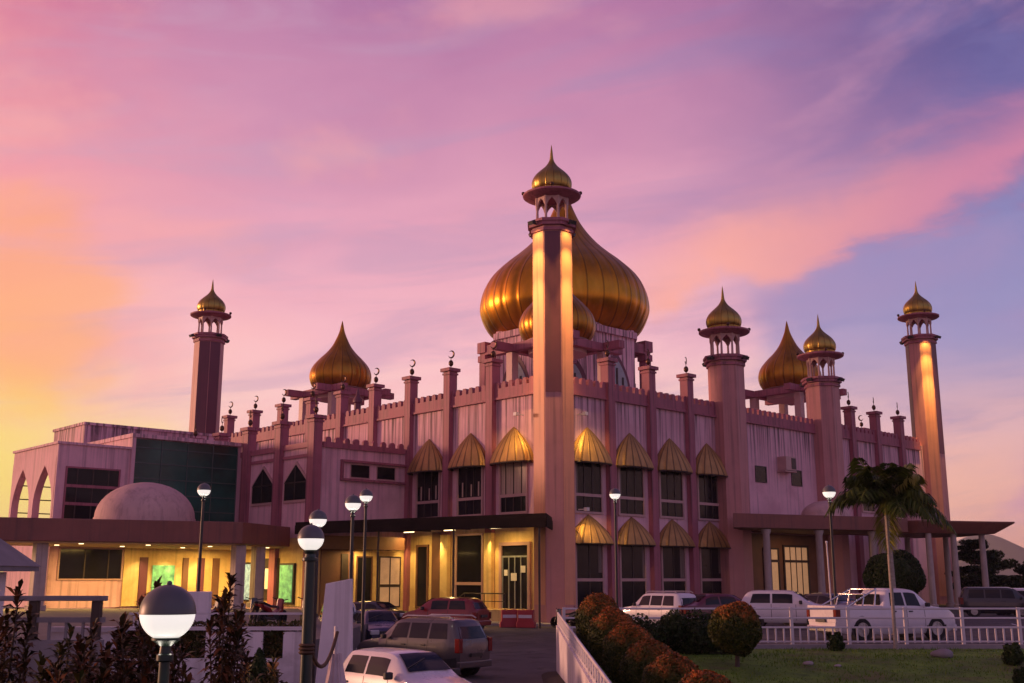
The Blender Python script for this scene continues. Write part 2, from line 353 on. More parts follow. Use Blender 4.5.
# ------------------------------------------------------------------ mesh building
class MB:
    def __init__(s): s.v = []; s.f = []; s.T = None
    def add(s, vs, fs):
        b = len(s.v)
        if s.T is not None: vs = [tuple(s.T @ Vector(q)) for q in vs]
        s.v += [tuple(q) for q in vs]
        s.f += [tuple(i + b for i in q) for q in fs]
        return s
    def box(s, x0, x1, y0, y1, z0, z1):
        v = [(x0, y0, z0), (x1, y0, z0), (x1, y1, z0), (x0, y1, z0), (x0, y0, z1), (x1, y0, z1), (x1, y1, z1), (x0, y1, z1)]
        return s.add(v, [(0, 3, 2, 1), (4, 5, 6, 7), (0, 1, 5, 4), (1, 2, 6, 5), (2, 3, 7, 6), (3, 0, 4, 7)])
    def prism(s, pts, z0, z1, top=1.0):
        n = len(pts)
        cx = sum(p[0] for p in pts) / n; cy = sum(p[1] for p in pts) / n
        v = [(p[0], p[1], z0) for p in pts] + [(cx + (p[0] - cx) * top, cy + (p[1] - cy) * top, z1) for p in pts]
        a = sum(pts[i][0] * pts[(i + 1) % n][1] - pts[(i + 1) % n][0] * pts[i][1] for i in range(n))
        f = [tuple(range(n))[::-1], tuple(range(n, 2 * n))] + [(i, (i + 1) % n, n + (i + 1) % n, n + i) for i in range(n)]
        if a < 0: f = [q[::-1] for q in f]
        return s.add(v, f)
    def wallshape(s, pts, y0, y1):
        """outline in x,z extruded in y"""
        n = len(pts)
        v = [(p[0], y0, p[1]) for p in pts] + [(p[0], y1, p[1]) for p in pts]
        return s.add(v, [tuple(range(n)), tuple(range(n, 2 * n))[::-1]] + [((i + 1) % n, i, n + i, n + (i + 1) % n) for i in range(n)])
    def lathe(s, prof, n=24, c=(0, 0, 0), flute=0, depth=0.0, ph=0.0):
        v = []; f = []
        for (r, z) in prof:
            for i in range(n):
                a = 2 * PI * i / n + ph
                k = 1.0
                if flute: k = 1 - depth * (1 - abs(math.sin(a * flute / 2))) ** 2
                v.append((c[0] + r * k * math.cos(a), c[1] + r * k * math.sin(a), c[2] + z))
        m = len(prof)
        for j in range(m - 1):
            for i in range(n):
                f.append((j * n + i, j * n + (i + 1) % n, (j + 1) * n + (i + 1) % n, (j + 1) * n + i))
        f.append(tuple(range(n))[::-1]); f.append(tuple(range((m - 1) * n, m * n)))
        return s.add(v, f)
    def tube(s, pts, r, n=8, r1=None):
        pts = [Vector(p) for p in pts]; m = len(pts)
        v = []; f = []
        up = None
        for j, p in enumerate(pts):
            d = (pts[min(j + 1, m - 1)] - pts[max(j - 1, 0)]).normalized()
            if up is None: up = d.orthogonal().normalized()
            a = (up - d * up.dot(d)).normalized(); b = d.cross(a); up = a
            rr = r if r1 is None else r + (r1 - r) * j / (m - 1)
            for i in range(n):
                t = 2 * PI * i / n
                v.append(p + (a * math.cos(t) + b * math.sin(t)) * rr)
        for j in range(m - 1):
            for i in range(n):
                f.append((j * n + i, j * n + (i + 1) % n, (j + 1) * n + (i + 1) % n, (j + 1) * n + i))
        f.append(tuple(range(n))[::-1]); f.append(tuple(range((m - 1) * n, m * n)))
        return s.add([tuple(q) for q in v], f)
    def ball(s, c, r, n=12, m=8, sz=1.0):
        prof = [(max(1e-3, r * math.sin(PI * j / m)), -r * sz * math.cos(PI * j / m)) for j in range(m + 1)]
        return s.lathe(prof, n, c)
    def grid(s, P):
        """P[j][i] points"""
        m = len(P); n = len(P[0]); v = [q for row in P for q in row]
        return s.add(v, [(j * n + i, j * n + i + 1, (j + 1) * n + i + 1, (j + 1) * n + i) for j in range(m - 1) for i in range(n - 1)])


def setp(o, label=None, cat=None, group=None, kind=None):
    if label: o['label'] = label
    if cat: o['category'] = cat
    if group: o['group'] = group
    if kind: o['kind'] = kind
    return o


def build(name, mb, m, parent=None, smooth=None, loc=None, rz=None, bevel=0.0):
    me = bpy.data.meshes.new(name)
    me.from_pydata(mb.v, [], mb.f)
    me.update()
    me.materials.append(m)
    if smooth:
        me.polygons.foreach_set('use_smooth', [True] * len(me.polygons))
        me.set_sharp_from_angle(angle=R(smooth))
    o = bpy.data.objects.new(name, me)
    COL.objects.link(o)
    if parent: o.parent = parent
    if loc is not None: o.location = loc
    if rz is not None: o.rotation_euler = (0, 0, rz)
    if bevel > 0:
        bm = o.modifiers.new('bevel', 'BEVEL'); bm.width = bevel; bm.segments = 2; bm.limit_method = 'ANGLE'
    return o


def thing(name, label, cat, loc=(0, 0, 0), rz=0.0, group=None, kind=None):
    o = bpy.data.objects.new(name, None)
    o.empty_display_size = 0.3
    COL.objects.link(o)
    o.location = loc; o.rotation_euler = (0, 0, rz)
    return setp(o, label, cat, group, kind)


def copy_tree(o, parent=None):
    c = o.copy(); COL.objects.link(c); c.parent = parent
    for ch in list(o.children): copy_tree(ch, c)
    return c


def leaves(name, P, Nn, size, m, parent=None, aspect=0.55, loc=None, rz=None):
    """P (n,3) leaf centres, Nn (n,3) leaf normals; diamond leaves, each its own island"""
    n = len(P)
    size = np.broadcast_to(np.asarray(size, float), (n,))
    Nn = Nn / (np.linalg.norm(Nn, axis=1, keepdims=True) + 1e-9)
    a = np.cross(Nn, nrng.normal(size=(n, 3))); a /= np.linalg.norm(a, axis=1, keepdims=True) + 1e-9
    b = np.cross(Nn, a)
    h = size[:, None]
    V = np.stack([P - a * h, P + b * h * aspect, P + a * h, P - b * h * aspect], axis=1).reshape(-1, 3)
    return rawmesh(name, V, np.arange(4 * n).reshape(n, 4), m, parent, loc, rz)


def rawmesh(name, V, F, m, parent=None, loc=None, rz=None):
    me = bpy.data.meshes.new(name)
    n = len(F); k = F.shape[1]
    me.vertices.add(len(V)); me.vertices.foreach_set('co', np.ascontiguousarray(V, dtype=np.float32).ravel())
    me.loops.add(n * k); me.loops.foreach_set('vertex_index', np.ascontiguousarray(F, dtype=np.int32).ravel())
    me.polygons.add(n); me.polygons.foreach_set('loop_start', np.arange(0, n * k, k, dtype=np.int32))
    me.update(calc_edges=True)
    me.validate()
    me.materials.append(m)
    o = bpy.data.objects.new(name, me)
    COL.objects.link(o)
    if parent: o.parent = parent
    if loc is not None: o.location = loc
    if rz is not None: o.rotation_euler = (0, 0, rz)
    return o


def struct(name, mb, m, smooth=None):
    return setp(build(name, mb, m, smooth=smooth), kind='structure')


# ------------------------------------------------------------------ ground
def gz(x, y):
    """ground height: drive on the left dips, car park on the right stands higher, lawn falls towards us"""
    d = np.interp(y, [0, 18, 36, 58, 70], [-0.22, -0.22, -0.2, 0.1, 0.1])
    lawn = np.interp(y, [0, 12, 21, 24, 28, 31.5, 34, 36, 70], [-0.4, -0.4, -0.35, -0.2, 0.12, 0.48, 0.55, 0.55, 0.55])
    if y < 34.6: t = 1.0 if x > 1.5 else 0.0
    else: t = min(1.0, max(0.0, (x - 2.0) / 6.0)); t = t * t * (3 - 2 * t)
    return float(d + (lawn - d) * t)


xs = [-900, -400, -200, -120, -80, -60, -45] + list(np.arange(-36, 1.3, 2.0)) + [1.30, 1.48, 1.52, 2.0, 3, 4, 5, 6, 7, 8] + list(np.arange(10, 61, 3.0)) + [80, 120, 200, 400, 900]
ys = [-60, -20, 0] + list(np.arange(4, 34, 2.0)) + [33.6, 34.55, 34.65, 36] + list(np.arange(38, 72, 2.0)) + [80, 100, 140, 200, 400, 900, 1800]
mb = MB(); mb.grid([[(x, y, gz(x, y) - 0.03) for x in xs] for y in ys])
struct('ground', mb, M['ground'])


def sheet(name, x0, x1, y0, y1, dz, m, nx=10, ny=12):
    X = np.linspace(x0, x1, nx); Y = np.linspace(y0, y1, ny)
    b = MB(); b.grid([[(x, y, gz(x, y) + dz) for x in X] for y in Y])
    return struct(name, b, m, smooth=60)


sheet('driveway', -7.5, 1.3, 4, 34.6, 0.004, M['asphalt'], 8, 24)
sheet('forecourt', -16, 2.0, 34.6, 68, 0.004, M['asphalt'], 8, 24)
sheet('car_park', 2.0, 48, 35.2, 68, 0.004, M['asphalt'], 24, 24)
sheet('lawn', 1.62, 60, 6, 34.4, 0.006, M['lawn'], 24, 24)
sheet('garden_bed', -40, -5.4, 4, 27.6, 0.01, M['soil'], 16, 20)
mb = MB(); mb.grid([[(x, y, -0.21 + h * float(np.interp(y, [8, 22, 34], [0.30, 0.50, 0.12]))) for x, h in ((0.86, 0.0), (0.95, 0.5), (1.1, 0.85), (1.36, 1.0))] for y in np.linspace(8, 34.4, 30)])
struct('verge', mb, M['soil'], smooth=60)
mb = MB()
mb.prism([(-60, 28.2), (-5.5, 28.2), (-5.5, 45), (-9.0, 52), (-12.5, 66), (-60, 66)], -0.3, 0.95)
struct('terrace', mb, M['paving'])
mb = MB()   # paved apron at the foot of the corner minaret
mb.prism([(-3.0, 64), (2.3, 61.6), (8, 65.5), (2.3, 69)], 0.0, 0.22)
struct('apron_pavement', mb, M['kerb'])
# white bay lines in the car park
mb = MB()
for k in range(9):
    x = 4.6 + k * 2.9
    b = gz(x, 52) + 0.012
    mb.add([(x, 48.5, b), (x + 0.1, 48.5, b), (x + 1.6, 53.5, b), (x + 1.5, 53.5, b)], [(0, 1, 2, 3)])
struct('parking_bay_lines', mb, M['rail'])
# grass blades on the lawn
n = 26000
gx_ = nrng.uniform(1.8, 24, n); gy_ = nrng.uniform(21, 34.3, n)
keep = gx_ < gy_ * 0.52; gx_, gy_ = gx_[keep], gy_[keep]; n = len(gx_)
clump = np.sin(gx_ * 1.7 + 2 * np.sin(gy_ * 0.9)) * np.sin(gy_ * 1.9 + np.sin(gx_ * 1.3))
hgt = nrng.uniform(0.03, 0.075, n) * (1 + 0.7 * np.clip(clump, -0.6, 1))
ang = nrng.uniform(0, 2 * PI, n); lean = nrng.normal(0, 0.03, (n, 2))
gzv = np.array([gz(a, b) for a, b in zip(gx_, gy_)])
c0 = np.stack([gx_, gy_, gzv], 1); wv = np.stack([np.cos(ang), np.sin(ang), 0 * ang], 1) * 0.013
tip = c0 + np.stack([lean[:, 0], lean[:, 1], hgt], 1)
V = np.stack([c0 - wv, c0 + wv, tip], 1).reshape(-1, 3)
setp(rawmesh('grass', V, np.arange(3 * n).reshape(n, 3), M['blade']), label='short green grass blades on the lawn behind the topiary row', cat='grass', kind='stuff')

# hills far off on the right
def hillz(x, y):
    r = math.exp(-((x - 1230) / 190) ** 2) * 66 + math.exp(-((x - 1062) / 48) ** 2) * 62 + math.exp(-((x - 1450) / 150) ** 2) * 50
    r += 5 * math.sin(x * 0.031) + 4 * math.sin(x * 0.077 + 1)
    return max(-5, r * math.exp(-((y - 2600) / 420) ** 2) * (1 + 0.10 * math.sin(y * 0.011 + x * 0.017)) - 4)


mb = MB(); mb.grid([[(x, y, hillz(x, y)) for x in np.linspace(780, 2100, 110)] for y in np.linspace(1850, 3400, 40)])
struct('hills', mb, M['hill'], smooth=80)

# ------------------------------------------------------------------ the mosque
TX, TY, RZ = 2.305, 65.06, R(43)
mosque = thing('mosque', 'large pink mosque with golden onion domes, tall corner minarets and rows of bronze awnings', 'mosque', (TX, TY, 0), RZ)
WX, WY = 46.8, 43.3


def wl(x, y, z):
    """mosque frame -> world, for lamps and neighbours"""
    c, s = math.cos(RZ), math.sin(RZ)
    return (TX + c * x - s * y, TY + s * x + c * y, z)


mb = MB(); mb.box(0, WX, 0, WY, 0, 14.1)
build('wall', mb, M['pink'], mosque)
mb = MB(); mb.box(-0.06, 0.0, 0.9, 13.6, 0, 6.0); mb.box(-0.12, -0.06, 0.9, 13.6, 0, 0.9)
build('lower_wall', mb, M['cream'], mosque)

# scalloped parapet
def parapet(L):
    b = MB(); b.box(0, L, -0.14, 0.2, 13.75, 14.34)
    b.box(0, L, -0.20, 0.2, 13.62, 13.75)
    k = int(L / 0.62)
    for i in range(k):
        x = (i + 0.5) * L / k
        b.wallshape([(x - 0.19, 14.34), (x + 0.19, 14.34), (x + 0.19, 14.58), (x + 0.11, 14.74), (x - 0.11, 14.74), (x - 0.19, 14.58)], -0.14, 0.16)
    return b


for nm, L, loc, rz in (('right', WX - 2.4, (1.2, 0, 0), 0), ('left', WY - 2.4, (0, WY - 1.2, 0), -PI / 2), ('back', WX - 2.4, (WX - 1.2, WY, 0), PI), ('end', WY - 2.4, (WX, 1.2, 0), PI / 2)):
    build('parapet', parapet(L), M['pink_dark'], mosque, loc=loc, rz=rz)


def crescent(b, z, sc=1.0):
    b.tube([(0, 0, z), (0, 0, z + 0.35 * sc)], 0.035 * sc, 6)
    b.ball((0, 0, z + 0.48 * sc), 0.21 * sc, 10, 8, 1.35)
    b.tube([(0, 0, z + 0.7 * sc), (0, 0, z + 0.98 * sc)], 0.03 * sc, 6)
    pts = []; zc = z + 1.26 * sc; n = 14
    for i in range(n + 1):
        a = R(200 + 290 * i / n)
        pts.append((0.26 * math.cos(a) * sc, zc + 0.30 * math.sin(a) * sc))
    V = []; F = []
    for i, (x, zz) in enumerate(pts):
        t = 0.075 * sc * math.sin(PI * i / n) + 0.008
        d = Vector((x, zz - zc)).normalized()
        for (u_, w_) in ((1, 0), (0, 1), (-1, 0), (0, -1)):
            V.append((x + d[0] * t * u_, 0.04 * sc * w_, zz + d[1] * t * u_))
    for i in range(n):
        for k in range(4): F.append((i * 4 + k, i * 4 + (k + 1) % 4, i * 4 + 4 + (k + 1) % 4, i * 4 + 4 + k))
    b.add(V, F)
    return b


def pilaster_proto(parent, z0, ztop, w_=0.31):
    b = MB(); b.box(-w_, w_, -0.36, 0.30, z0, ztop)
    p = build('pilaster', b, M['pink_dark'], parent)
    c = MB()
    c.box(-w_ - 0.06, w_ + 0.06, -0.42, 0.36, ztop - 0.30, ztop - 0.18)
    c.box(-w_ - 0.16, w_ + 0.16, -0.52, 0.46, ztop - 0.08, ztop + 0.14)
    build('capital', c, M['pink_dark'], p)
    f = MB(); f.T = Matrix.Translation((0, -0.03, 0)) @ Matrix.Rotation(R(-43), 4, 'Z')
    crescent(f, ztop + 0.14, 0.78)
    build('crescent_finial', f, M['finial'], p, smooth=50)
    return p


pil = pilaster_proto(mosque, 0, 16.15)
first = True
def place_pil(loc, rz):
    global first
    o = pil if first else copy_tree(pil, mosque)
    first = False
    o.location = loc; o.rotation_euler = (0, 0, rz)
    if rz == 0:
        for ch in o.children:
            if ch.name.startswith('crescent'): ch.rotation_euler = (0, 0, R(68))


for s in (5.1, 9.1, 13.1, 34.2, 38.2, 42.2): place_pil((s, 0, 0), 0)
for s in (5.15, 9.35, 13.55, 17.75, 21.9, 26.0, 30.2, 34.6, 38.8): place_pil((0, s, 0), -PI / 2)
for s in (8, 16, 24, 32, 40): place_pil((s, WY, 0), PI); place_pil((WX, s - 2, 0), PI / 2)


# ---- awnings: pointed, ribbed metal hoods
def awning_mesh(hw=1.72, h=2.2, d=1.15, flat=False):
    b = MB(); P = []
    nt, nu = 12, 66
    for j in range(nt + 1):
        t = j / nt
        wj = hw * (0.02 + 0.98 * (1 - (1 - t) ** 1.75))
        dj = d * (t ** 0.8) * (1 - 0.12 * t)
        zz = h * (1 - t)
        row = []
        for i in range(nu + 1):
            a = PI * i / nu
            rib = 1 + 0.055 * abs(math.sin(a * 5.5)) ** 0.8 * t
            row.append((-wj * math.cos(a) * rib, -0.02 - dj * (math.sin(a) ** 0.75) * rib, zz))
        P.append(row)
    b.grid([r_[::-1] for r_ in P])
    last = P[-1]
    b.grid([last[::-1], [(x * 0.97, y * 0.97, z - 0.10) for (x, y, z) in last[::-1]]])
    return b


def awning_rim(hw=1.72, d=1.15):
    b = MB()
    pts = []
    for i in range(25):
        a = PI * i / 24
        pts.append((-hw * math.cos(a), -0.02 - d * 0.88 * math.sin(a) ** 0.75, -0.07))
    b.tube(pts, 0.055, 6)
    return b


aw = build('awning', awning_mesh(), M['awning'], mosque, smooth=25)
build('awning_rim', awning_rim(), M['bronze'], aw, smooth=40)
aw_first = True
def place_awning(loc, rz, sz=1.0):
    global aw_first
    o = aw if aw_first else copy_tree(aw, mosque)
    aw_first = False
    o.location = loc; o.rotation_euler = (0, 0, rz); o.scale = (1, 1, sz)


def window_frame(w_, z0, z1, rails, proud=0.10, t=0.14, muls=()):
    b = MB()
    b.box(-w_ / 2 - t, -w_ / 2, -proud, 0, z0 - t, z1 + t); b.box(w_ / 2, w_ / 2 + t, -proud, 0, z0 - t, z1 + t)
    b.box(-w_ / 2, w_ / 2, -proud, 0, z0 - t, z0); b.box(-w_ / 2, w_ / 2, -proud, 0, z1, z1 + t)
    for r_ in rails: b.box(-w_ / 2, w_ / 2, -proud, 0, r_ - 0.09, r_ + 0.09)
    return b


def window(parent, loc, rz, w_, z0, z1, rails=(), muls=(), glass='glass', fm='frame', proud=0.10, t=0.14):
    f = build('window', window_frame(w_, z0, z1, rails, proud, t), M[fm], parent, loc=loc, rz=rz)
    g = MB(); g.box(-w_ / 2, w_ / 2, -0.025, -0.005, z0, z1)
    build('pane', g, M[glass], f)
    if muls:
        b = MB()
        for m_ in muls: b.box(m_ - 0.035, m_ + 0.035, -0.06, -0.025, z0, z1)
        build('mullion', b, M['bronze'], f)
    return f


for s in (3.15, 7.1, 11.1, 15.1):
    place_awning((s, 0, 9.55), 0)
    window(mosque, (s, 0, 0), 0, 2.25, 6.62, 9.6, (7.6,), (-0.37, 0.37))
    place_awning((s, 0, 4.72), 0, 0.78)
    window(mosque, (s, 0, 0), 0, 2.25, 0.75, 4.75, (2.58,), (0.0,))
for o in [q for q in mosque.children if q.name.startswith('window')]:
    z0, z1 = (7.72, 9.55) if rnd.random() < 0.5 else (2.7, 4.7)
    hit = [c for c in o.children if c.name.startswith('pane')][0]
    zmin = min(v.co.z for v in hit.data.vertices)
    z0, z1 = (7.72, 9.58) if zmin > 5 else (2.70, 4.72)
    for side in (-1, 1):
        wd = rnd.choice((0.0, 0.18, 0.3, 0.42))
        if wd > 0:
            g = MB(); xs_c = np.linspace(0, wd, 9)
            g.grid([[(side * (1.11 - x), -0.031 - 0.003 * math.sin(x * 60), z) for x in (xs_c if side < 0 else xs_c[::-1])] for z in (z0 + rnd.choice((0, 0, 0.3)), z1)][::(1 if side > 0 else 1)])
            build('curtain', g, M['dim_curtain'], o)
for i, s in enumerate((3.2, 7.25, 11.5)):
    place_awning((0, s, 9.6), -PI / 2)
    f = window(mosque, (0, s, 0), -PI / 2, 2.25, 6.62, 9.7, (7.6,), (-0.7, 0.0, 0.7) if i == 0 else (-0.37, 0.37))
    if i == 0:
        g = MB(); g.box(-1.10, 1.10, -0.034, -0.026, 7.7, 9.6)
        build('curtain', g, M['curtain_glass'], f)
    elif i > 0:
        g = MB()
        for a in (-0.8, 0.05, 0.75): g.box(a, a + 0.12, -0.034, -0.026, 7.75, 8.5 + 0.2 * abs(a))
        build('curtain', g, M['curtain_glass'], f)
window(mosque, (-0.06, 7.2, 0), -PI / 2, 2.4, 1.0, 5.3, (2.35,), (), fm='frame')
window(mosque, (-0.06, 11.9, 0), -PI / 2, 1.0, 0.9, 4.7, (), (), fm='brown')
b = MB(); b.box(-0.13, -0.062, 10.0, 10.9, 0.9, 5.6); build('timber_panel', b, M['brown'], mosque)
# entrance door in the corner bay
d = build('door', window_frame(2.3, 0.9, 4.6, (), 0.14, 0.2), M['frame'], mosque, loc=(-0.06, 3.0, 0), rz=-PI / 2)
b = MB(); b.box(-1.15, 1.15, -0.03, -0.005, 0.9, 4.6); build('door_pane', b, M['glass'], d)
b = MB()
for a in (-1.13, -0.55, -0.02, 0.5, 1.07): b.box(a, a + 0.07, -0.09, -0.03, 0.9, 3.9)
b.box(-1.15, 1.15, -0.09, -0.03, 3.9, 4.0)
build('door_leaf', b, M['pale_glass'], d)
for (x_, z_, w_, h_) in ((-0.75, 3.0, 0.3, 0.35), (-0.05, 2.75, 0.5, 0.45), (0.75, 3.2, 0.4, 0.4)):
    b = MB(); b.box(x_ - w_ / 2, x_ + w_ / 2, -0.11, -0.095, z_ - h_ / 2, z_ + h_ / 2); build('notice', b, M['paper'], d)
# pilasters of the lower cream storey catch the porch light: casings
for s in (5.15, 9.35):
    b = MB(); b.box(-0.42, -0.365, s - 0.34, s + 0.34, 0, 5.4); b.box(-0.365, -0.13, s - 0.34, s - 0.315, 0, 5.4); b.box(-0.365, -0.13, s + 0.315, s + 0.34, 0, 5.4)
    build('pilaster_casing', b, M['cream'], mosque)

# small openings of the blank stretch between the two turrets
for s, z0 in ((21.4, 9.5), (26.0, 9.5)): window(mosque, (s, 0, 0), 0, 1.25, z0, z0 + 1.05, (), (), fm='bronze', proud=0.06, t=0.07)
b = MB(); b.box(23.6, 24.9, -0.75, 0, 10.45, 11.45); b.box(23.5, 25.0, -0.7, 0, 10.33, 10.42)
ac = build('air_conditioner', b, M['frame'], mosque)
b = MB(); b.box(24.3, 24.85, -0.78, -0.752, 10.55, 11.35); build('grille', b, M['bronze'], ac)
for s in (36.2, 40.2, 44.2): window(mosque, (s, 0, 0), 0, 1.8, 8.0, 11.0, (9.2,), (0.0,), fm='frame')


# ---- minarets and turrets
def octo(a, ph=22.5):
    r = a / math.cos(R(22.5))
    return [(r * math.cos(R(45 * k + ph)), r * math.sin(R(45 * k + ph))) for k in range(8)]


def interp_profile(pts, n=48):
    zz = np.array([p[1] for p in pts]); rr = np.array([p[0] for p in pts])
    t = np.linspace(0, len(pts) - 1, n); out = []
    for q in t:      # Catmull-Rom
        i = min(int(q), len(pts) - 2); u = q - i
        g = lambda A, k: A[min(max(k, 0), len(A) - 1)]
        def cr(A):
            p0, p1, p2, p3 = g(A, i - 1), g(A, i), g(A, i + 1), g(A, i + 2)
            return 0.5 * (2 * p1 + (p2 - p0) * u + (2 * p0 - 5 * p1 + 4 * p2 - p3) * u * u + (3 * p1 - p0 - 3 * p2 + p3) * u ** 3)
        out.append((max(0.01, float(cr(rr))), float(cr(zz))))
    return out


def onion(rmax, h, fin):
    """small kiosk dome profile with finial spike"""
    return [(0.86 * rmax, 0.0), (0.95 * rmax, 0.06 * h), (1.0 * rmax, 0.2 * h), (0.97 * rmax, 0.33 * h), (0.86 * rmax, 0.46 * h), (0.70 * rmax, 0.57 * h), (0.50 * rmax, 0.68 * h), (0.31 * rmax, 0.79 * h), (0.18 * rmax, 0.90 * h), (0.10 * rmax, 1.02 * h), (0.06 * rmax, 1.02 * h + 0.5 * fin), (0.012 * rmax, 1.02 * h + fin)]


def minaret(loc, top, ap=1.2, floods=(), dark=()):
    b = MB(); b.prism(octo(ap), 0, top)
    sh = build('minaret', b, M['pink_shaft'], mosque, loc=loc)
    # maroon strips paint in the shade of faces outside the floodlight
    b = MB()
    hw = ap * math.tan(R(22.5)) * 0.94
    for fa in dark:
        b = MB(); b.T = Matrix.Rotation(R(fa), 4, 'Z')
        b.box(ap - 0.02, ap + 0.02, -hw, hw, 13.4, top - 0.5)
        build('shaft_shade_panel', b, M['maroon'], sh)
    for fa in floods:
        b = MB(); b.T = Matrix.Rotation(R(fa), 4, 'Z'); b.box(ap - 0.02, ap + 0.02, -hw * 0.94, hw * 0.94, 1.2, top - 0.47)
        build('shaft_glow_strip', b, M['glow_strip'], sh)  # peach colour paints in the golden floodlight on these faces
    b = MB()
    b.prism(octo(ap + 0.10), top - 0.45, top - 0.25); b.prism(octo(ap + 0.22), top - 0.12, top + 0.10); b.prism(octo(ap + 0.30), top + 0.10, top + 0.28)
    build('balcony', b, M['pink_dark'], sh)
    # eight-column kiosk with pointed openings
    z0 = top + 0.28; rc = 0.98; kh = 1.62
    b = MB()
    for k in range(8):
        a = R(45 * k + 22.5)
        b.lathe([(0.12, 0), (0.085, 0.12), (0.07, 1.0), (0.12, 1.2), (0.12, kh)], 8, (rc * math.cos(a), rc * math.sin(a), z0))
        a2 = R(45 * k + 67.5)
        p, q = Vector((rc * math.cos(a), rc * math.sin(a), 0)), Vector((rc * math.cos(a2), rc * math.sin(a2), 0))
        for (t0, t1, h0, h1) in ((0.08, 0.26, 1.05, 1.3), (0.26, 0.5, 1.3, 1.48), (0.5, 0.74, 1.48, 1.3), (0.74, 0.92, 1.3, 1.05)):
            A, B = p.lerp(q, t0), p.lerp(q, t1)
            n_ = (p + q).normalized() * 0.07
            zA, zB, zT = z0 + h0, z0 + h1, z0 + kh
            b.add([(A.x + n_.x, A.y + n_.y, zA), (B.x + n_.x, B.y + n_.y, zB), (B.x + n_.x, B.y + n_.y, zT), (A.x + n_.x, A.y + n_.y, zT),
                   (A.x - n_.x, A.y - n_.y, zA), (B.x - n_.x, B.y - n_.y, zB), (B.x - n_.x, B.y - n_.y, zT), (A.x - n_.x, A.y - n_.y, zT)],
                  [(0, 1, 2, 3), (7, 6, 5, 4), (0, 4, 5, 1), (3, 2, 6, 7)])
    build('colonnade', b, M['frame'], sh, smooth=40)
    ze = z0 + kh
    b = MB(); b.lathe([(1.0, -0.05), (1.72, 0.10), (1.80, 0.16), (1.80, 0.27), (1.30, 0.40), (1.1, 0.42)], 32, (0, 0, ze))
    build('eave', b, M['pink_dark'], sh, smooth=30)
    b = MB(); b.lathe([(1.12, 0.42), (1.14, 0.55), (1.05, 0.6)] , 32, (0, 0, ze))
    b.lathe(interp_profile(onion(1.26, 2.1, 0.95), 40), 64, (0, 0, ze + 0.52), 16, 0.02)
    build('dome', b, M['gold_small'], sh, smooth=40)
    for k in range(4):
        a = R(45 + 90 * k)
        x, y = 1.78 * math.cos(a), 1.78 * math.sin(a)
        b = MB(); b.lathe([(0.035, 0.2), (0.035, 0.3), (0.10, 0.35), (0.12, 0.42), (0.10, 0.5), (0.02, 0.54)], 10, (x, y, ze))
        build('eave_knob', b, M['finial'], sh, smooth=50)
    for k in range(4):
        a = R(90 * k)
        b = MB(); b.T = Matrix.Translation((1.75 * math.cos(a), 1.75 * math.sin(a), top + 0.02)) @ Matrix.Rotation(a, 4, 'Z') @ Matrix.Rotation(R(25), 4, 'Y')
        b.box(-0.14, 0.14, -0.2, 0.2, -0.12, 0.12)
        b.T = Matrix.Rotation(a, 4, 'Z'); b.box(ap + 0.2, 1.68, -0.04, 0.04, top - 0.03, top + 0.05)
        build('floodlight', b, M['black'], sh)
    for fa in floods:
        q = Vector((math.cos(R(fa)), math.sin(R(fa)), 0))
        P0 = Vector(loc) + q * 1.75; P1 = Vector(loc) + q * 1.2
        lamp('SPOT', wl(P0.x, P0.y, top - 0.22), 170, (1.0, 0.60, 0.13), 0.1, wl(P1.x, P1.y, top - 1.7), 110)
        P0 = Vector(loc) + q * 2.6
        lamp('SPOT', wl(P0.x, P0.y, top - 0.3), 11000, (1.0, 0.56, 0.13), 0.1, wl(P1.x, P1.y, top - 9.5), 34)
        P0 = Vector(loc) + q * 2.3
        lamp('SPOT', wl(P0.x, P0.y, top - 0.25), 2300, (1.0, 0.58, 0.12), 0.1, wl(P1.x, P1.y, top - 5.0), 58)
    return sh


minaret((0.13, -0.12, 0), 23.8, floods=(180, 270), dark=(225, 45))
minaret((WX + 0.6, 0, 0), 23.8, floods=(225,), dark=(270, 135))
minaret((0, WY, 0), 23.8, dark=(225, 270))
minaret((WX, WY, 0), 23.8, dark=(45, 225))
minaret((17.35, -0.25, 0), 17.75)
minaret((29.95, -0.25, 0), 17.75)
# floodlights on short arms that light the corner awnings
for (x, y, z, tx, ty, tz) in ((-1.75, 1.15, 12.2, -0.7, 3.1, 10.6), (1.15, -1.75, 12.2, 3.0, -0.7, 10.6), (1.15, -1.75, 6.6, 3.0, -0.7, 5.2)):
    b = MB()
    if abs(x) > abs(y): b.box(x + 0.12, -1.1, y - 0.03, y + 0.03, z - 0.03, z + 0.03)
    else: b.box(x - 0.03, x + 0.03, y + 0.12, -1.1, z - 0.03, z + 0.03)
    b.box(x - 0.12, x + 0.12, y - 0.12, y + 0.12, z - 0.1, z + 0.1)
    build('floodlight', b, M['rail'], mosque)
    lamp('SPOT', wl(x + 0.3 * (tx - x) / 2, y + 0.3 * (ty - y) / 2, z - 0.2), 330, (1.0, 0.62, 0.16), 0.1, wl(tx, ty, tz), 75)

# ---- main dome
DC = (24.0, 22.1)
drum = MB(); drum.prism([(DC[0] + x, DC[1] + y) for x, y in octo(6.1)], 14.0, 24.1)
drum.prism([(DC[0] + x, DC[1] + y) for x, y in octo(6.35)], 23.3, 23.86)
dr = build('drum', drum, M['pink'], mosque)


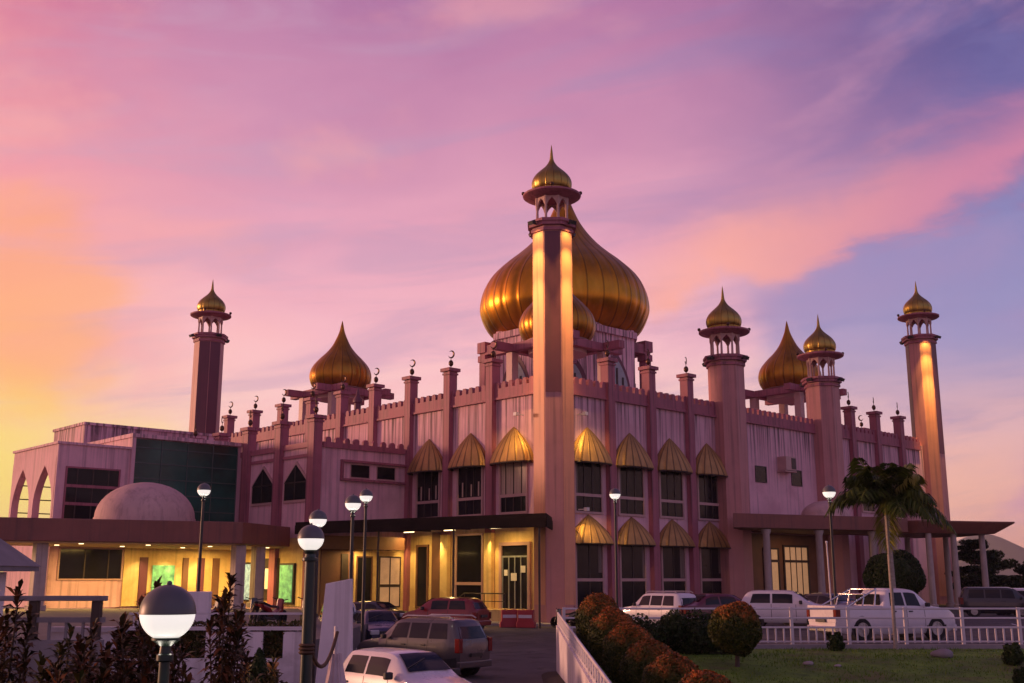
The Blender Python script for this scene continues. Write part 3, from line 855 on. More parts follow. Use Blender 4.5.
def arch_pts(w_, z0, zs, za, n=8):
    """pointed arch outline, x,z"""
    pts = [(-w_ / 2, z0), (w_ / 2, z0)]
    for i in range(n + 1):
        t = i / n
        pts.append((w_ / 2 * (1 - t ** 1.6), zs + (za - zs) * (t ** 0.85)))
    for i in range(1, n + 1):
        t = 1 - i / n
        pts.append((-w_ / 2 * (1 - t ** 1.6), zs + (za - zs) * (t ** 0.85)))
    return pts


for k in range(8):
    a = R(45 * k)
    g = MB(); g.T = Matrix.Translation((DC[0], DC[1], 0)) @ Matrix.Rotation(a + PI / 2, 4, 'Z')
    g.wallshape(arch_pts(3.6, 15.0, 18.6, 21.9), -6.14, -6.0)
    fr = build('arched_window', g, M['maroon'], dr)
    g = MB(); g.T = Matrix.Translation((DC[0], DC[1], 0)) @ Matrix.Rotation(a + PI / 2, 4, 'Z')
    g.wallshape(arch_pts(2.9, 15.3, 18.6, 21.3), -6.2, -6.142)
    build('pane', g, M['pale_glass'], fr)
    g = MB(); g.T = Matrix.Translation((DC[0], DC[1], 0)) @ Matrix.Rotation(a + PI / 2, 4, 'Z')
    for x in (-0.75, 0, 0.75): g.box(x - 0.08, x + 0.08, -6.28, -6.203, 15.3, 20.4 - abs(x))
    g.box(-1.4, 1.4, -6.28, -6.203, 18.4, 18.6)
    build('mullion', g, M['bronze'], fr)
hs = 5.1
b = MB()
for (x0, x1, y0, y1) in ((-hs - 0.3, hs + 0.3, -hs - 0.4, -hs + 0.4), (-hs - 0.3, hs + 0.3, hs - 0.4, hs + 0.4), (-hs - 0.4, -hs + 0.4, -hs + 0.41, hs - 0.41), (hs - 0.4, hs + 0.4, -hs + 0.41, hs - 0.41)):
    b.box(DC[0] + x0, DC[0] + x1, DC[1] + y0, DC[1] + y1, 22.4, 23.25)
build('ring_beam', b, M['pink_dark'], mosque)
for (sx, sy) in ((-1, -1), (1, -1), (1, 1), (-1, 1)):
    cx, cy = DC[0] + sx * hs, DC[1] + sy * hs
    b = MB(); b.box(cx - 0.52, cx + 0.52, cy - 0.52, cy + 0.52, 22.62, 23.6)
    b.box(cx - 0.48, cx + 0.48, cy - 0.48, cy + 0.48, 21.8, 22.38); b.box(cx - 0.38, cx + 0.38, cy - 0.38, cy + 0.38, 14.1, 21.8)
    build('corner_pier', b, M['pink_dark'], mosque)


prof = interp_profile([(6.0, 23.75), (6.9, 24.5), (7.55, 25.7), (7.72, 26.7), (7.45, 28.1), (6.75, 29.4), (5.6, 30.6), (4.4, 31.6), (3.3, 32.6), (2.35, 33.7), (1.55, 34.9), (0.95, 36.2), (0.5, 37.4), (0.22, 38.4), (0.05, 39.4)])
b = MB(); b.lathe(prof, 256, (0, 0, 0), 32, 0.012)
build('main_dome', b, M['gold'], mosque, smooth=35, loc=(DC[0], DC[1], 0))

sp = interp_profile([(2.35, 0), (2.66, 0.5), (2.78, 1.2), (2.55, 1.95), (1.95, 2.7), (1.35, 3.3), (0.85, 3.95), (0.48, 4.7), (0.25, 5.3), (0.14, 5.8), (0.03, 6.3)], 32)
for (cx, cy) in ((9.2, 35.9), (38.8, 8.3), (9.05, 8.3), (38.8, 35.9)):
    b = MB(); b.lathe(sp, 160, (0, 0, 19.3), 20, 0.016)
    dm = build('roof_dome', b, M['gold_roof'], mosque, smooth=35, loc=(cx, cy, 0))
    b = MB()
    b.box(-4.1, 4.1, -2.6, -2.0, 18.55, 19.1); b.box(-4.1, 4.1, 2.0, 2.6, 18.55, 19.1)
    b.box(-2.6, -2.0, -4.1, -2.61, 18.57, 19.12); b.box(-2.6, -2.0, -1.99, 1.99, 18.57, 19.12); b.box(-2.6, -2.0, 2.61, 4.1, 18.57, 19.12)
    b.box(2.0, 2.6, -4.1, -2.61, 18.57, 19.12); b.box(2.0, 2.6, -1.99, 1.99, 18.57, 19.12); b.box(2.0, 2.6, 2.61, 4.1, 18.57, 19.12)
    build('crossing_beam', b, M['pink_dark'], dm)
    b = MB(); b.lathe([(2.1, 18.3), (2.1, 19.2), (2.3, 19.25), (2.3, 19.35)], 32)
    for (x, y) in ((-2.3, -2.3), (2.3, -2.3), (2.3, 2.3), (-2.3, 2.3)): b.box(x - 0.3, x + 0.3, y - 0.3, y + 0.3, 14.1, 18.5)
    build('dome_base', b, M['frame'], dm, smooth=30)
# little finials along the roof edge
for (x, y) in ((12, 40), (5.2, 27.4)):
    b = MB(); b.lathe([(0.28, 14.1), (0.28, 16.6), (0.38, 16.7), (0.38, 16.9), (0.2, 17.2), (0.03, 17.9)], 12)
    build('roof_finial', b, M['maroon'], mosque, loc=(x, y, 0), smooth=40)

# ------------------------------------------------------------------ annex beside the mosque (same axes)
annex = thing('annex_building', 'low pink annex left of the mosque with dark green curtain glass and an arched loggia', 'building', (TX, TY, 0), RZ)
b = MB(); b.box(-7.5, -0.15, 13.66, 34, 0, 11.0)
build('wing_wall', b, M['pink'], annex)


def merlons(L, z, h=0.34, step=0.68):
    b = MB(); b.box(0, L, -0.10, 0.16, z - 0.35, z)
    k = int(L / step)
    for i in range(k):
        x = (i + 0.5) * L / k
        b.wallshape([(x - 0.20, z), (x + 0.20, z), (x + 0.20, z + h * 0.6), (x + 0.10, z + h), (x - 0.10, z + h), (x - 0.20, z + h * 0.6)], -0.10, 0.12)
    return b


build('parapet', merlons(6.6, 11.25), M['pink_dark'], annex, loc=(-7.0, 13.64, 0), rz=0)
b = MB(); b.box(-7.62, -7.36, 14.1, 33.5, 10.9, 11.25); b.box(-7.60, -7.5, 14.1, 22.8, 10.3, 10.5)
build('parapet_band', b, M['pink_dark'], annex)
wp = pilaster_proto(annex, 0, 12.75, 0.36)
for i, s in enumerate((13.75, 17.8, 22.0, 26.0, 30.0)):
    o = wp if i == 0 else copy_tree(wp, annex)
    o.location = (-7.5, s, 0); o.rotation_euler = (0, 0, -PI / 2)
for s in (15.75, 19.85):
    g = MB(); g.T = Matrix.Translation((-7.5, s, 0)) @ Matrix.Rotation(-PI / 2, 4, 'Z')
    pts = [(-1.42, 7.45), (1.42, 7.45), (1.42, 8.85), (0.62, 9.55), (0, 10.1), (-0.62, 9.55), (-1.42, 8.85)]
    g.wallshape(pts, -0.10, 0)
    fr = build('arched_window', g, M['frame'], annex)
    g = MB(); g.T = Matrix.Translation((-7.5, s, 0)) @ Matrix.Rotation(-PI / 2, 4, 'Z')
    g.wallshape([(-1.26, 7.62), (1.26, 7.62), (1.26, 8.8), (0.56, 9.42), (0, 9.88), (-0.56, 9.42), (-1.26, 8.8)], -0.13, -0.102)
    build('pane', g, M['glass'], fr)
    g = MB(); g.T = Matrix.Translation((-7.5, s, 0)) @ Matrix.Rotation(-PI / 2, 4, 'Z')
    g.box(-0.03, 0.03, -0.17, -0.133, 7.62, 9.7); g.box(-1.26, -0.031, -0.17, -0.133, 8.7, 8.76); g.box(0.031, 1.26, -0.17, -0.133, 8.7, 8.76)
    build('mullion', g, M['bronze'], fr)
# ribbon recess on the wing's side
b = MB(); b.box(-5.6, -0.2, 13.42, 13.66, 10.05, 10.2); b.box(-5.6, -0.2, 13.42, 13.66, 8.85, 9.0); b.box(-5.6, -5.45, 13.44, 13.66, 9.0, 10.05)
build('window_ledge', b, M['pink_dark'], annex)
for x in (-4.05, -1.95): window(annex, (x, 13.66, 0), 0, 1.45, 9.12, 9.92, (), (), fm='frame', proud=0.05, t=0.06)
# lower cream walls around the porch
b = MB(); b.box(-7.56, -7.5, 14.2, 22.7, 0.95, 5.2); b.box(-7.4, -0.2, 13.58, 13.655, 0.1, 5.2)
build('lower_wall', b, M['cream'], annex)
window(annex, (-1.5, 13.58, 0), 0, 1.6, 0.9, 4.0, (2.2,), (0.0,), glass='lit_glass', fm='bronze', proud=0.06, t=0.08)
window(annex, (-3.55, 13.58, 0), 0, 1.1, 0.9, 4.0, (), (), fm='brown', proud=0.06, t=0.08)
b = MB(); b.box(-6.9, -4.4, 13.50, 13.575, 0.1, 5.1); build('timber_panel', b, M['brown'], annex)
b = MB(); b.box(-5.4, -4.9, 13.44, 13.50, 0.3, 4.2); build('door', b, M['bronze'], annex)
# curtain wall block
b = MB(); b.box(-15.5, -7.52, 23.0, 33, 0, 11.65); b.box(-15.6, -7.45, 22.75, 33, 11.65, 11.9); b.box(-15.56, -15.3, 22.8, 23.0, 5, 11.65)
build('glazed_block', b, M['pink'], annex)
g = MB(); g.box(-15.3, -7.9, 22.93, 22.99, 4.8, 11.6)
cw = build('curtain_wall', g, M['green_glass'], annex)
g = MB()
for i in range(5): x = -15.3 + 1.85 * i - 0.03; g.box(x, x + 0.06, 22.88, 22.928, 4.8, 11.6)
for i in range(7): z = 5.0 + 1.0 * i; g.box(-15.3, -7.9, 22.895, 22.925, z, z + 0.07)
build('mullion', g, M['green_mullion'], cw)
b = MB(); b.box(-14.6, -3, 33.2, 39, 10, 13.6); b.box(-14.7, -2.9, 33.1, 39.1, 13.6, 13.8)
build('upper_block', b, M['pink'], annex)
# loggia block: roof, floor, front with windows, arches on the left side
b = MB(); b.box(-20.2, -15.52, 22.95, 30.6, 10.1, 10.85); b.box(-20.3, -15.52, 22.85, 30.7, 10.85, 11.0); b.box(-20.2, -15.52, 22.95, 30.6, 5.4, 6.0)
b.box(-20.2, -15.52, 22.95, 23.2, 9.5, 10.1); b.box(-16.2, -15.52, 22.95, 23.2, 6.0, 9.5); b.box(-20.2, -19.6, 22.95, 23.2, 0.9, 9.5); b.box(-19.6, -15.52, 22.95, 23.2, 0.9, 2.6); b.box(-19.6, -15.52, 22.95, 23.2, 4.5, 6.0)
build('loggia_block', b, M['pink'], annex)
b = MB(); b.T = Matrix.Translation((-20.2, 0, 0)) @ Matrix.Rotation(-PI / 2, 4, 'Z')
for c in (24.95, 28.75):
    ya, yb = -c - 1.9, -c + 1.9
    n = 8
    left = [(-c - 1.55 * (1 - (i / n) ** 1.7), 7.2 + 2.45 * (i / n) ** 0.9) for i in range(n + 1)]
    b.wallshape([(ya, 6.0), (-c - 1.55, 6.0)] + left + [(-c, 10.1), (ya, 10.1)], 0.0, 0.45)
    right = [(-2 * c - q[0], q[1]) for q in left][::-1]
    b.wallshape([(-c, 10.1)] + right + [(-c + 1.55, 6.0), (yb, 6.0), (yb, 10.1)], 0.0, 0.45)
b.box(-30.6, -22.95, 0.0, 0.3, 0.9, 5.4)
build('arcade', b, M['pink'], annex)
g = MB()
for x in (-20.0, -18.6, -17.2, -15.8): g.box(x, x + 0.09, 30.45, 30.55, 6.0, 10.1)
for z in (6.9, 7.8, 8.7, 9.6): g.box(-20.2, -15.6, 30.46, 30.54, z, z + 0.07)
build('glazing_bars', g, M['bronze'], annex)
window(annex, (-17.9, 22.95, 0), 0, 3.3, 6.15, 9.4, (7.2, 8.3), (-1.0, 0.0, 1.0), fm='pink_dark', proud=0.08, t=0.1)
window(annex, (-17.6, 22.95, 0), 0, 3.9, 2.65, 4.45, (), (-0.4, 1.1), fm='frame', proud=0.08, t=0.1)
# porch back wall, doors and the lit notice boards
b = MB(); b.box(-15.5, -7.6, 22.86, 22.92, 0.95, 4.75)
build('porch_wall', b, M['cream'], annex)
for (x, w_, m_) in ((-14.2, 0.55, 'maroon'), (-11.3, 0.4, 'brown'), (-10.2, 0.5, 'maroon'), (-9.1, 0.5, 'brown')):
    b = MB(); b.box(x - w_ / 2, x + w_ / 2, 22.78, 22.855, 1.0, 4.0); build('door', b, M[m_], annex)
b = MB(); b.box(-13.6, -12.1, 22.72, 22.80, 1.1, 3.5); build('green_screen', b, M['screen_green'], annex)
def board(s, w_, z0, z1, m_, fr='black'):
    b = MB(); b.box(-7.72, -7.565, s - w_ / 2 - 0.12, s + w_ / 2 + 0.12, z0 - 0.12, z1 + 0.12)
    f = build('notice_board', b, M[fr], annex)
    b = MB(); b.box(-7.745, -7.722, s - w_ / 2, s + w_ / 2, z0, z1); build('board_face', b, M[m_], f)
board(20.6, 1.6, 1.3, 3.6, 'screen_blue')
board(18.2, 1.1, 2.0, 3.3, 'paper')
board(16.2, 1.5, 1.2, 3.5, 'screen_green')
b = MB(); b.box(-7.66, -7.565, 17.3, 19.2, 1.3, 3.95); build('board_backing', b, M['bronze'], annex)

# ------------------------------------------------------------------ left porch canopy
porch = thing('entrance_porch', 'flat brown porch canopy with downlights, square columns and a pale dome on its roof', 'porch', (TX, TY, 0), RZ)
poly = [(-36, 19.4), (-13.5, 11.7), (-8.1, 15.3), (-8.1, 22.5), (-36, 22.5)]
b = MB(); b.prism(poly, 4.62, 5.85)
build('canopy', b, M['canopy'], porch, bevel=0.04)
cx_ = sum(p[0] for p in poly) / 5; cy_ = sum(p[1] for p in poly) / 5
ins = [(cx_ + (x - cx_) * 0.975, cy_ + (y - cy_) * 0.94) for x, y in poly]
b = MB(); b.prism(ins, 4.55, 4.615)
so_ = build('soffit', b, M['soffit'], porch)
k = 0
for x in np.arange(-33, -9, 3.9):
    for y in (15.5, 19.0):
        if y < 12.2 + max(0, -(x + 13.5)) * 0.34 + max(0, (x + 13.5)) * 0.7: continue
        b = MB(); b.lathe([(0.13, 4.52), (0.13, 4.552)], 12, (x, y, 0)); build('downlight', b, M['down'], so_)
for (x, y, e_) in ((-12, 17.6, 480), (-17.5, 19.0, 460), (-24, 19.5, 480), (-10.3, 20, 380)):
    lamp('AREA', wl(x, y, 4.48), e_, (1.0, 0.60, 0.16), 2.2)
for (x, y, e_) in ((-14.6, 22.0, 130), (-12.7, 22.0, 150), (-10.7, 22.0, 120), (-8.5, 21.4, 90), (-8.5, 18.9, 90), (-8.5, 16.6, 90)):
    lamp('SPOT', wl(x, y, 4.45), e_ * 2.6, (1.0, 0.70, 0.28), 0.06, wl(x - (0.2 if y < 21.9 else 0) * -1, y + (0.35 if y > 21.9 else 0), 1.0), 95)
for (x, y) in ((-23.3, 16.0), (-13.2, 12.6), (-10.9, 14.3), (-31, 18.6)):
    b = MB(); b.box(x - 0.32, x + 0.32, y - 0.32, y + 0.32, 0.95, 4.55); b.box(x - 0.42, x + 0.42, y - 0.42, y + 0.42, 0.95, 1.25)
    build('column', b, M['column'], porch, bevel=0.03)
b = MB(); b.lathe([(2.88, 0), (2.86, 0.25)] + [(2.82 * math.cos(R(a)), 0.25 + 2.1 * math.sin(R(a))) for a in range(0, 90, 9)] + [(0.05, 2.35)], 40, (-17.3, 16.4, 5.85))
build('porch_dome', b, M['dome_pink'], porch, smooth=50)

# ------------------------------------------------------------------ walkway canopy along the left wall
wc = thing('walkway_canopy', 'dark metal lean-to canopy over the lit walkway left of the corner minaret', 'canopy', (TX, TY, 0), RZ)
poly = [(-9.0, 13.3), (-4.5, -4.1), (-1.3, -1.35), (-0.55, 0.95), (-0.55, 13.3)]
b = MB(); b.prism(poly, 5.86, 6.05)
build('roof_sheet', b, M['roof_metal'], wc)
def seg_box(b, p, q, w_, z0, z1):
    d = Vector((q[0] - p[0], q[1] - p[1], 0)); n = Vector((-d.y, d.x, 0)).normalized() * w_ / 2
    b.prism([(p[0] + n.x, p[1] + n.y), (p[0] - n.x, p[1] - n.y), (q[0] - n.x, q[1] - n.y), (q[0] + n.x, q[1] + n.y)], z0, z1)
b = MB(); seg_box(b, poly[0], poly[1], 0.08, 5.32, 5.855); seg_box(b, poly[1], poly[2], 0.08, 5.34, 5.853)
for t in np.linspace(0.05, 0.95, 9):
    p = (poly[0][0] + (poly[1][0] - poly[0][0]) * t, poly[0][1] + (poly[1][1] - poly[0][1]) * t)
    if p[1] > 0.9: seg_box(b, (p[0] + 0.06, p[1]), (-0.6, p[1]), 0.09, 5.62, 5.85)
build('fascia_beam', b, M['roof_metal'], wc)
b = MB(); b.box(-8.6, -1.6, 11.9, 13.25, 4.45, 5.25)
build('lower_fascia', b, M['brown'], wc)
for t in (0.07, 0.36, 0.66, 0.97):
    x = poly[0][0] + (poly[1][0] - poly[0][0]) * t + 0.12; y = poly[0][1] + (poly[1][1] - poly[0][1]) * t
    b = MB(); b.tube([(x, y, 0), (x, y, 5.86)], 0.06, 8)
    build('post', b, M['bronze'], wc, smooth=60)
for (x, y) in ((-1.6, 3.0), (-1.7, 7.25), (-1.8, 11.2)):
    b = MB(); b.box(x - 0.04, x + 0.04, y - 0.5, y + 0.5, 5.56, 5.61); build('tube_light', b, M['down'], wc)
    lamp('AREA', wl(x, y, 5.48), 85, (1.0, 0.62, 0.18), 0.3)
for (x, y, e_) in ((-0.75, 4.75, 420), (-0.75, 9.7, 480), (-0.8, 12.9, 420), (-2.4, 13.1, 320)):
    lamp('SPOT', wl(x, y, 5.3), e_, (1.0, 0.64, 0.20), 0.06, wl(x + 0.25, y, 1.0), 80)
lamp('AREA', wl(-4.5, 12.6, 4.4), 90, (1.0, 0.62, 0.2), 1.2)

# steps and rail at the corner door
st = thing('entrance_steps', 'cream landing and steps with dark handrail below the glass corner door', 'steps', (TX, TY, 0), RZ)
b = MB(); b.box(-1.9, -0.13, 1.75, 5.6, 0, 0.88)
for i in range(4): b.box(-1.9, -0.45, 5.6 + 0.34 * i, 5.94 + 0.34 * i, 0, 0.74 - 0.17 * i)
build('landing', b, M['cream'], st)
b = MB()
b.tube([(-1.85, 2.0, 1.8), (-1.85, 5.6, 1.8), (-1.85, 7.1, 1.05)], 0.035, 6); b.tube([(-1.85, 2.0, 1.35), (-1.85, 5.6, 1.35), (-1.85, 7.1, 0.6)], 0.025, 6)
for y, z in ((2.0, 0.85), (3.8, 0.85), (5.6, 0.85), (7.05, 0.1)): b.tube([(-1.85, y, z), (-1.85, y, z + 0.95)], 0.035, 6)
build('handrail', b, M['bronze'], st, smooth=60)

# ------------------------------------------------------------------ right porch canopies
rp = thing('side_porch', 'flat brown canopy over lit doors between the two turrets of the right wall', 'porch', (TX, TY, 0), RZ)
poly = [(13.4, -3.2), (24.6, -7.35), (28.5, -7.3), (28.5, -0.12), (19.3, -0.12), (19.3, -1.75), (15.4, -1.75)]
b = MB(); b.prism(poly, 5.9, 6.8)
build('canopy', b, M['canopy'], rp)
b = MB(); b.prism([(14.4, -3.2), (24.6, -6.95), (28.2, -6.95), (28.2, -0.3), (19.6, -0.3), (19.6, -2.0), (15.6, -2.0)], 5.84, 5.895)
build('soffit', b, M['brown'], rp)
for (x, y) in ((16.2, -3.75), (20.2, -5.2), (24.6, -6.7), (26.0, -6.6), (27.6, -6.6)):
    b = MB(); b.lathe([(0.34, 0.55), (0.34, 0.8), (0.25, 0.85), (0.23, 5.5), (0.33, 5.7), (0.33, 5.84)], 16, (x, y, 0))
    build('column', b, M['column'], rp, smooth=40)
b = MB(); b.lathe([(1.7, 0)] + [(1.65 * math.cos(R(a)), 0.1 + 1.05 * math.sin(R(a))) for a in range(0, 90, 10)] + [(0.04, 1.16)], 32, (22.5, -4.4, 6.8))
build('porch_dome', b, M['dome_pink'], rp, smooth=50)
b = MB(); b.box(19.2, 28.8, -0.08, 0, 0.4, 5.8); build('porch_wall', b, M['brown'], rp)
window(rp, (22.0, -0.08, 0), 0, 1.7, 0.5, 4.7, (3.9,), (0.0,), glass='lit_glass', fm='bronze', proud=0.1, t=0.12)
window(rp, (25.2, -0.08, 0), 0, 3.0, 0.5, 4.9, (3.9,), (-0.75, 0.0, 0.75), glass='lit_glass', fm='bronze', proud=0.1, t=0.16)
lamp('AREA', wl(23.5, -3.0, 5.8), 75, (1.0, 0.60, 0.30), 2.0)

rb = thing('drop_off_canopy', 'flat maroon drop-off canopy with a tapered free end standing out right of the mosque', 'canopy', (TX, TY, 0), RZ)
poly = [(29.0, -7.9), (36.2, -11.6), (41.0, -6.2), (40.5, -1.9), (29.0, -1.9)]
b = MB(); b.prism([(29.2, -7.5), (35.2, -10.5), (39.4, -6.0), (39.2, -2.2), (29.2, -2.2)], 5.85, 5.86)
b.v = b.v[:5] + [(x, y, 6.62) for x, y in poly]
b.prism(poly, 6.625, 6.72)
build('canopy', b, M['canopy'], rb)
for (x, y) in ((30.4, -7.8), (32.6, -8.6), (35.0, -9.6), (38.0, -5.4), (31, -3), (36.5, -3)):
    b = MB(); b.lathe([(0.34, 0.55), (0.34, 0.85), (0.24, 0.9), (0.21, 5.84)], 14, (x, y, 0))
    build('column', b, M['column'], rb, smooth=40)
b = MB(); b.lathe([(1.5, 0)] + [(1.45 * math.cos(R(a)), 0.1 + 0.75 * math.sin(R(a))) for a in range(0, 90, 10)] + [(0.04, 0.86)], 32, (33.3, -6.2, 6.72))
build('porch_dome', b, M['dome_pink'], rb, smooth=50)


# ------------------------------------------------------------------ street lamps
def street_lamp(x, y, zc, label, D=0.45, base=None, thick=0.06, ground=None, en=20, group='globe lamps on posts', pole='black'):
    g0 = gz(x, y) if ground is None else ground
    t = thing('street_lamp', label, 'street lamp', (x, y, g0), rnd.uniform(0, 6), group)
    h = zc - g0; r = D / 2
    b = MB(); b.tube([(0, 0, 0), (0, 0, h - r * 1.15)], thick, 12, thick * 0.8)
    b.lathe([(thick * 1.9, 0), (thick * 1.9, 0.12), (thick * 1.3, 0.28), (thick * 1.1, 0.5)], 16)
    b.lathe([(thick * 1.0, h - r * 1.75), (thick * 1.25, h - r * 1.7), (thick * 1.25, h - r * 1.5), (thick * 0.9, h - r * 1.45), (thick * 0.8, h - r * 1.2), (r * 0.52, h - r * 0.98), (r * 0.52, h - r * 0.9)], 20)
    build('pole', b, M[pole], t, smooth=40)
    b = MB(); b.lathe([(r * math.sin(R(a)), -r * math.cos(R(a))) for a in range(28, 91, 6)] + [(r * 0.999, 0.0)], 32, (0, 0, h))
    build('globe', b, M['bulb'], t, smooth=60)
    b = MB(); b.lathe([(r * 1.03, -0.012), (r * 1.03, 0.0)] + [(r * 1.02 * math.cos(R(a)), r * 1.02 * math.sin(R(a))) for a in range(6, 90, 7)] + [(0.01, r * 1.02)], 32, (0, 0, h))
    build('globe_cap', b, M['cap_grey'], t, smooth=60)
    b = MB(); b.ball((0, 0, h + r * 1.06), r * 0.10, 10, 6); build('cap_knob', b, M['cap_grey'], t, smooth=60)
    if base:
        b = MB(); b.box(-base, base, -base, base, 0, 1.25); build('plinth', b, M['white'], t, bevel=0.02)
    lamp('POINT', (x, y, zc - r - 0.08), en, (1.0, 0.90, 0.75), 0.12)
    return t


street_lamp(-2.87, 9.44, 2.33, 'short green globe lamp close by in front of the shrubs, the largest glowing globe', 0.45, thick=0.055, en=8, pole='darkgreen', ground=-0.1)
lp2 = street_lamp(-3.48, 19.33, 3.3, 'dark green globe lamp left of the white hatchback, rope tied to its thick pole', 0.45, thick=0.11, en=14, pole='darkgreen', ground=-0.2)
street_lamp(-4.85, 27.82, 4.08, 'globe lamp directly behind the thick roped lamp post', 0.44, en=14)
street_lamp(-4.47, 31.2, 4.7, 'black globe lamp beside the white pylon, left one of a close pair', 0.45)
street_lamp(-5.05, 38.35, 5.43, 'black globe lamp behind the grey car, right one of a close pair', 0.45)
street_lamp(-10.66, 38.3, 5.63, 'tall black lamp on a white plinth in front of the green glass wall', 0.45, base=0.42, ground=0.95)
street_lamp(4.21, 45.3, 6.02, 'tall lamp in front of the bronze awnings right of the corner minaret', 0.45)
street_lamp(11.89, 41.51, 5.81, 'tall lamp left of the palm tree in front of the side porch', 0.48)

# ------------------------------------------------------------------ fences and walls
wf = thing('garden_wall', 'low white wall with a lattice top rail along the driveway beside the topiary', 'wall', (1.4, 8.5, -0.25))
L = 26.0
zb = lambda y: gz(1.4, y + 8.5) + 0.25
zt = lambda y: float(np.interp(y + 8.5, [8.5, 16, 34.5], [0.92, 1.13, 1.60])) + 0.25
N = 26
b = MB()
for i in range(N):
    y0, y1 = L * i / N, L * (i + 1) / N
    b.add([(-0.06, y0, -0.3), (0.06, y0, -0.3), (0.06, y1, -0.3), (-0.06, y1, -0.3), (-0.06, y0, zt(y0) - 0.36), (0.06, y0, zt(y0) - 0.36), (0.06, y1, zt(y1) - 0.36), (-0.06, y1, zt(y1) - 0.36)],
          [(0, 3, 2, 1), (4, 5, 6, 7), (1, 2, 6, 5), (3, 0, 4, 7)] + ([(0, 1, 5, 4)] if i == 0 else []) + ([(2, 3, 7, 6)] if i == N - 1 else []))
build('wall_panel', b, M['white'], wf)
b = MB()
for dz_ in (0.0, -0.30):
    b.tube([(0, L * i / 12, zt(L * i / 12) + dz_) for i in range(13)], 0.032, 6)
for i in range(45):
    y = L * i / 44; b.tube([(0, y, zt(y) - 0.36), (0, y, zt(y))], 0.024, 5)
    if i < 44:
        b.tube([(0, y, zt(y) - 0.29), (0, y + L / 44, zt(y) - 0.02)], 0.014, 4); b.tube([(0, y, zt(y) - 0.02), (0, y + L / 44, zt(y) - 0.29)], 0.014, 4)
build('lattice_rail', b, M['rail'], wf, smooth=60)

wf2 = thing('railing_fence', 'long white metal railing with pickets in front of the parked cars on the right', 'fence', (1.6, 34.9, 0))
L = 21.0
b = MB(); zr = lambda x: gz(1.6 + x, 34.9)
b.box(0, L, -0.1, 0.1, 0.1, 0.66)
build('kerb_base', b, M['kerb'], wf2)
b = MB()
for z in (1.72, 1.44, 1.16): b.tube([(0, 0, z), (L, 0, z)], 0.032, 6)
b.tube([(0, 0, 0.74), (L, 0, 0.74)], 0.028, 6)
build('rails', b, M['rail'], wf2, smooth=60)
b = MB(); b.box(-0.045, 0.045, -0.045, 0.045, 0.66, 1.76)
post = build('post', b, M['rail'], wf2)
b = MB(); b.box(-0.024, 0.024, -0.018, 0.018, 0.7, 1.17)
pick = build('picket', b, M['rail'], wf2, loc=(0.25, 0, 0))
for i in range(1, int(L / 1.75) + 1):
    o = copy_tree(post, wf2); o.location = (i * 1.75, 0, 0)
for i in range(2, int(L / 0.25)):
    if i % 7: o = copy_tree(pick, wf2); o.location = (i * 0.25, 0, 0)

tw = thing('terrace_wall', 'low white terrace wall with piers and a thin top rail behind the dark shrubs', 'wall', (-9.6, 28.0, 0))
b = MB(); b.box(-1.7, 4.6, -0.14, 0.14, 0.0, 0.72)
for x0, x1 in ((-1.7, 0.1), (0.75, 1.35), (2.1, 3.5), (4.0, 4.6)): b.box(x0, x1, -0.14, 0.14, 0.72, 1.34)
build('wall_panel', b, M['white'], tw)
b = MB(); b.box(-1.75, 0.15, -0.2, 0.2, 1.34, 1.46); b.box(0.15, 4.65, -0.1, 0.1, 1.38, 1.46)
for i in range(14): x = 0.25 + i * 0.1; b.box(x, x + 0.03, -0.02, 0.02, 1.46, 1.75)
b.box(0.15, 4.65, -0.03, 0.03, 1.75, 1.8)
build('top_rail', b, M['rail'], tw)

cf = thing('concrete_fence', 'grey concrete rail fence with a wide coping behind the tall dark shrubs at the left', 'fence', (-16.5, 27.0, 0))
b = MB(); b.box(0.0, 6.8, -0.16, 0.16, 2.10, 2.22); build('coping', b, M['grey'], cf, bevel=0.02)
b = MB(); b.box(0.0, 6.8, -0.06, 0.06, 1.60, 1.72); b.box(0.0, 6.8, -0.08, 0.08, 0.0, 1.2); build('rail', b, M['grey'], cf)
for x in (0.3, 1.9, 3.5, 5.1, 6.6):
    b = MB(); b.box(x - 0.1, x + 0.1, -0.1, 0.1, 1.2, 2.1); build('post', b, M['bronze'], cf)

py = thing('gate_pylon', 'white tapered slab pylon standing at the end of the terrace wall', 'pylon', (-4.32, 27.6, -0.2))
b = MB(); b.wallshape([(-0.42, 0), (0.48, 0), (0.40, 2.82), (-0.22, 2.70)], -0.16, 0.16); build('slab', b, M['white'], py, bevel=0.015)
b = MB(); b.box(-0.52, 0.58, -0.26, 0.26, 0, 0.22); build('foot', b, M['white'], py)

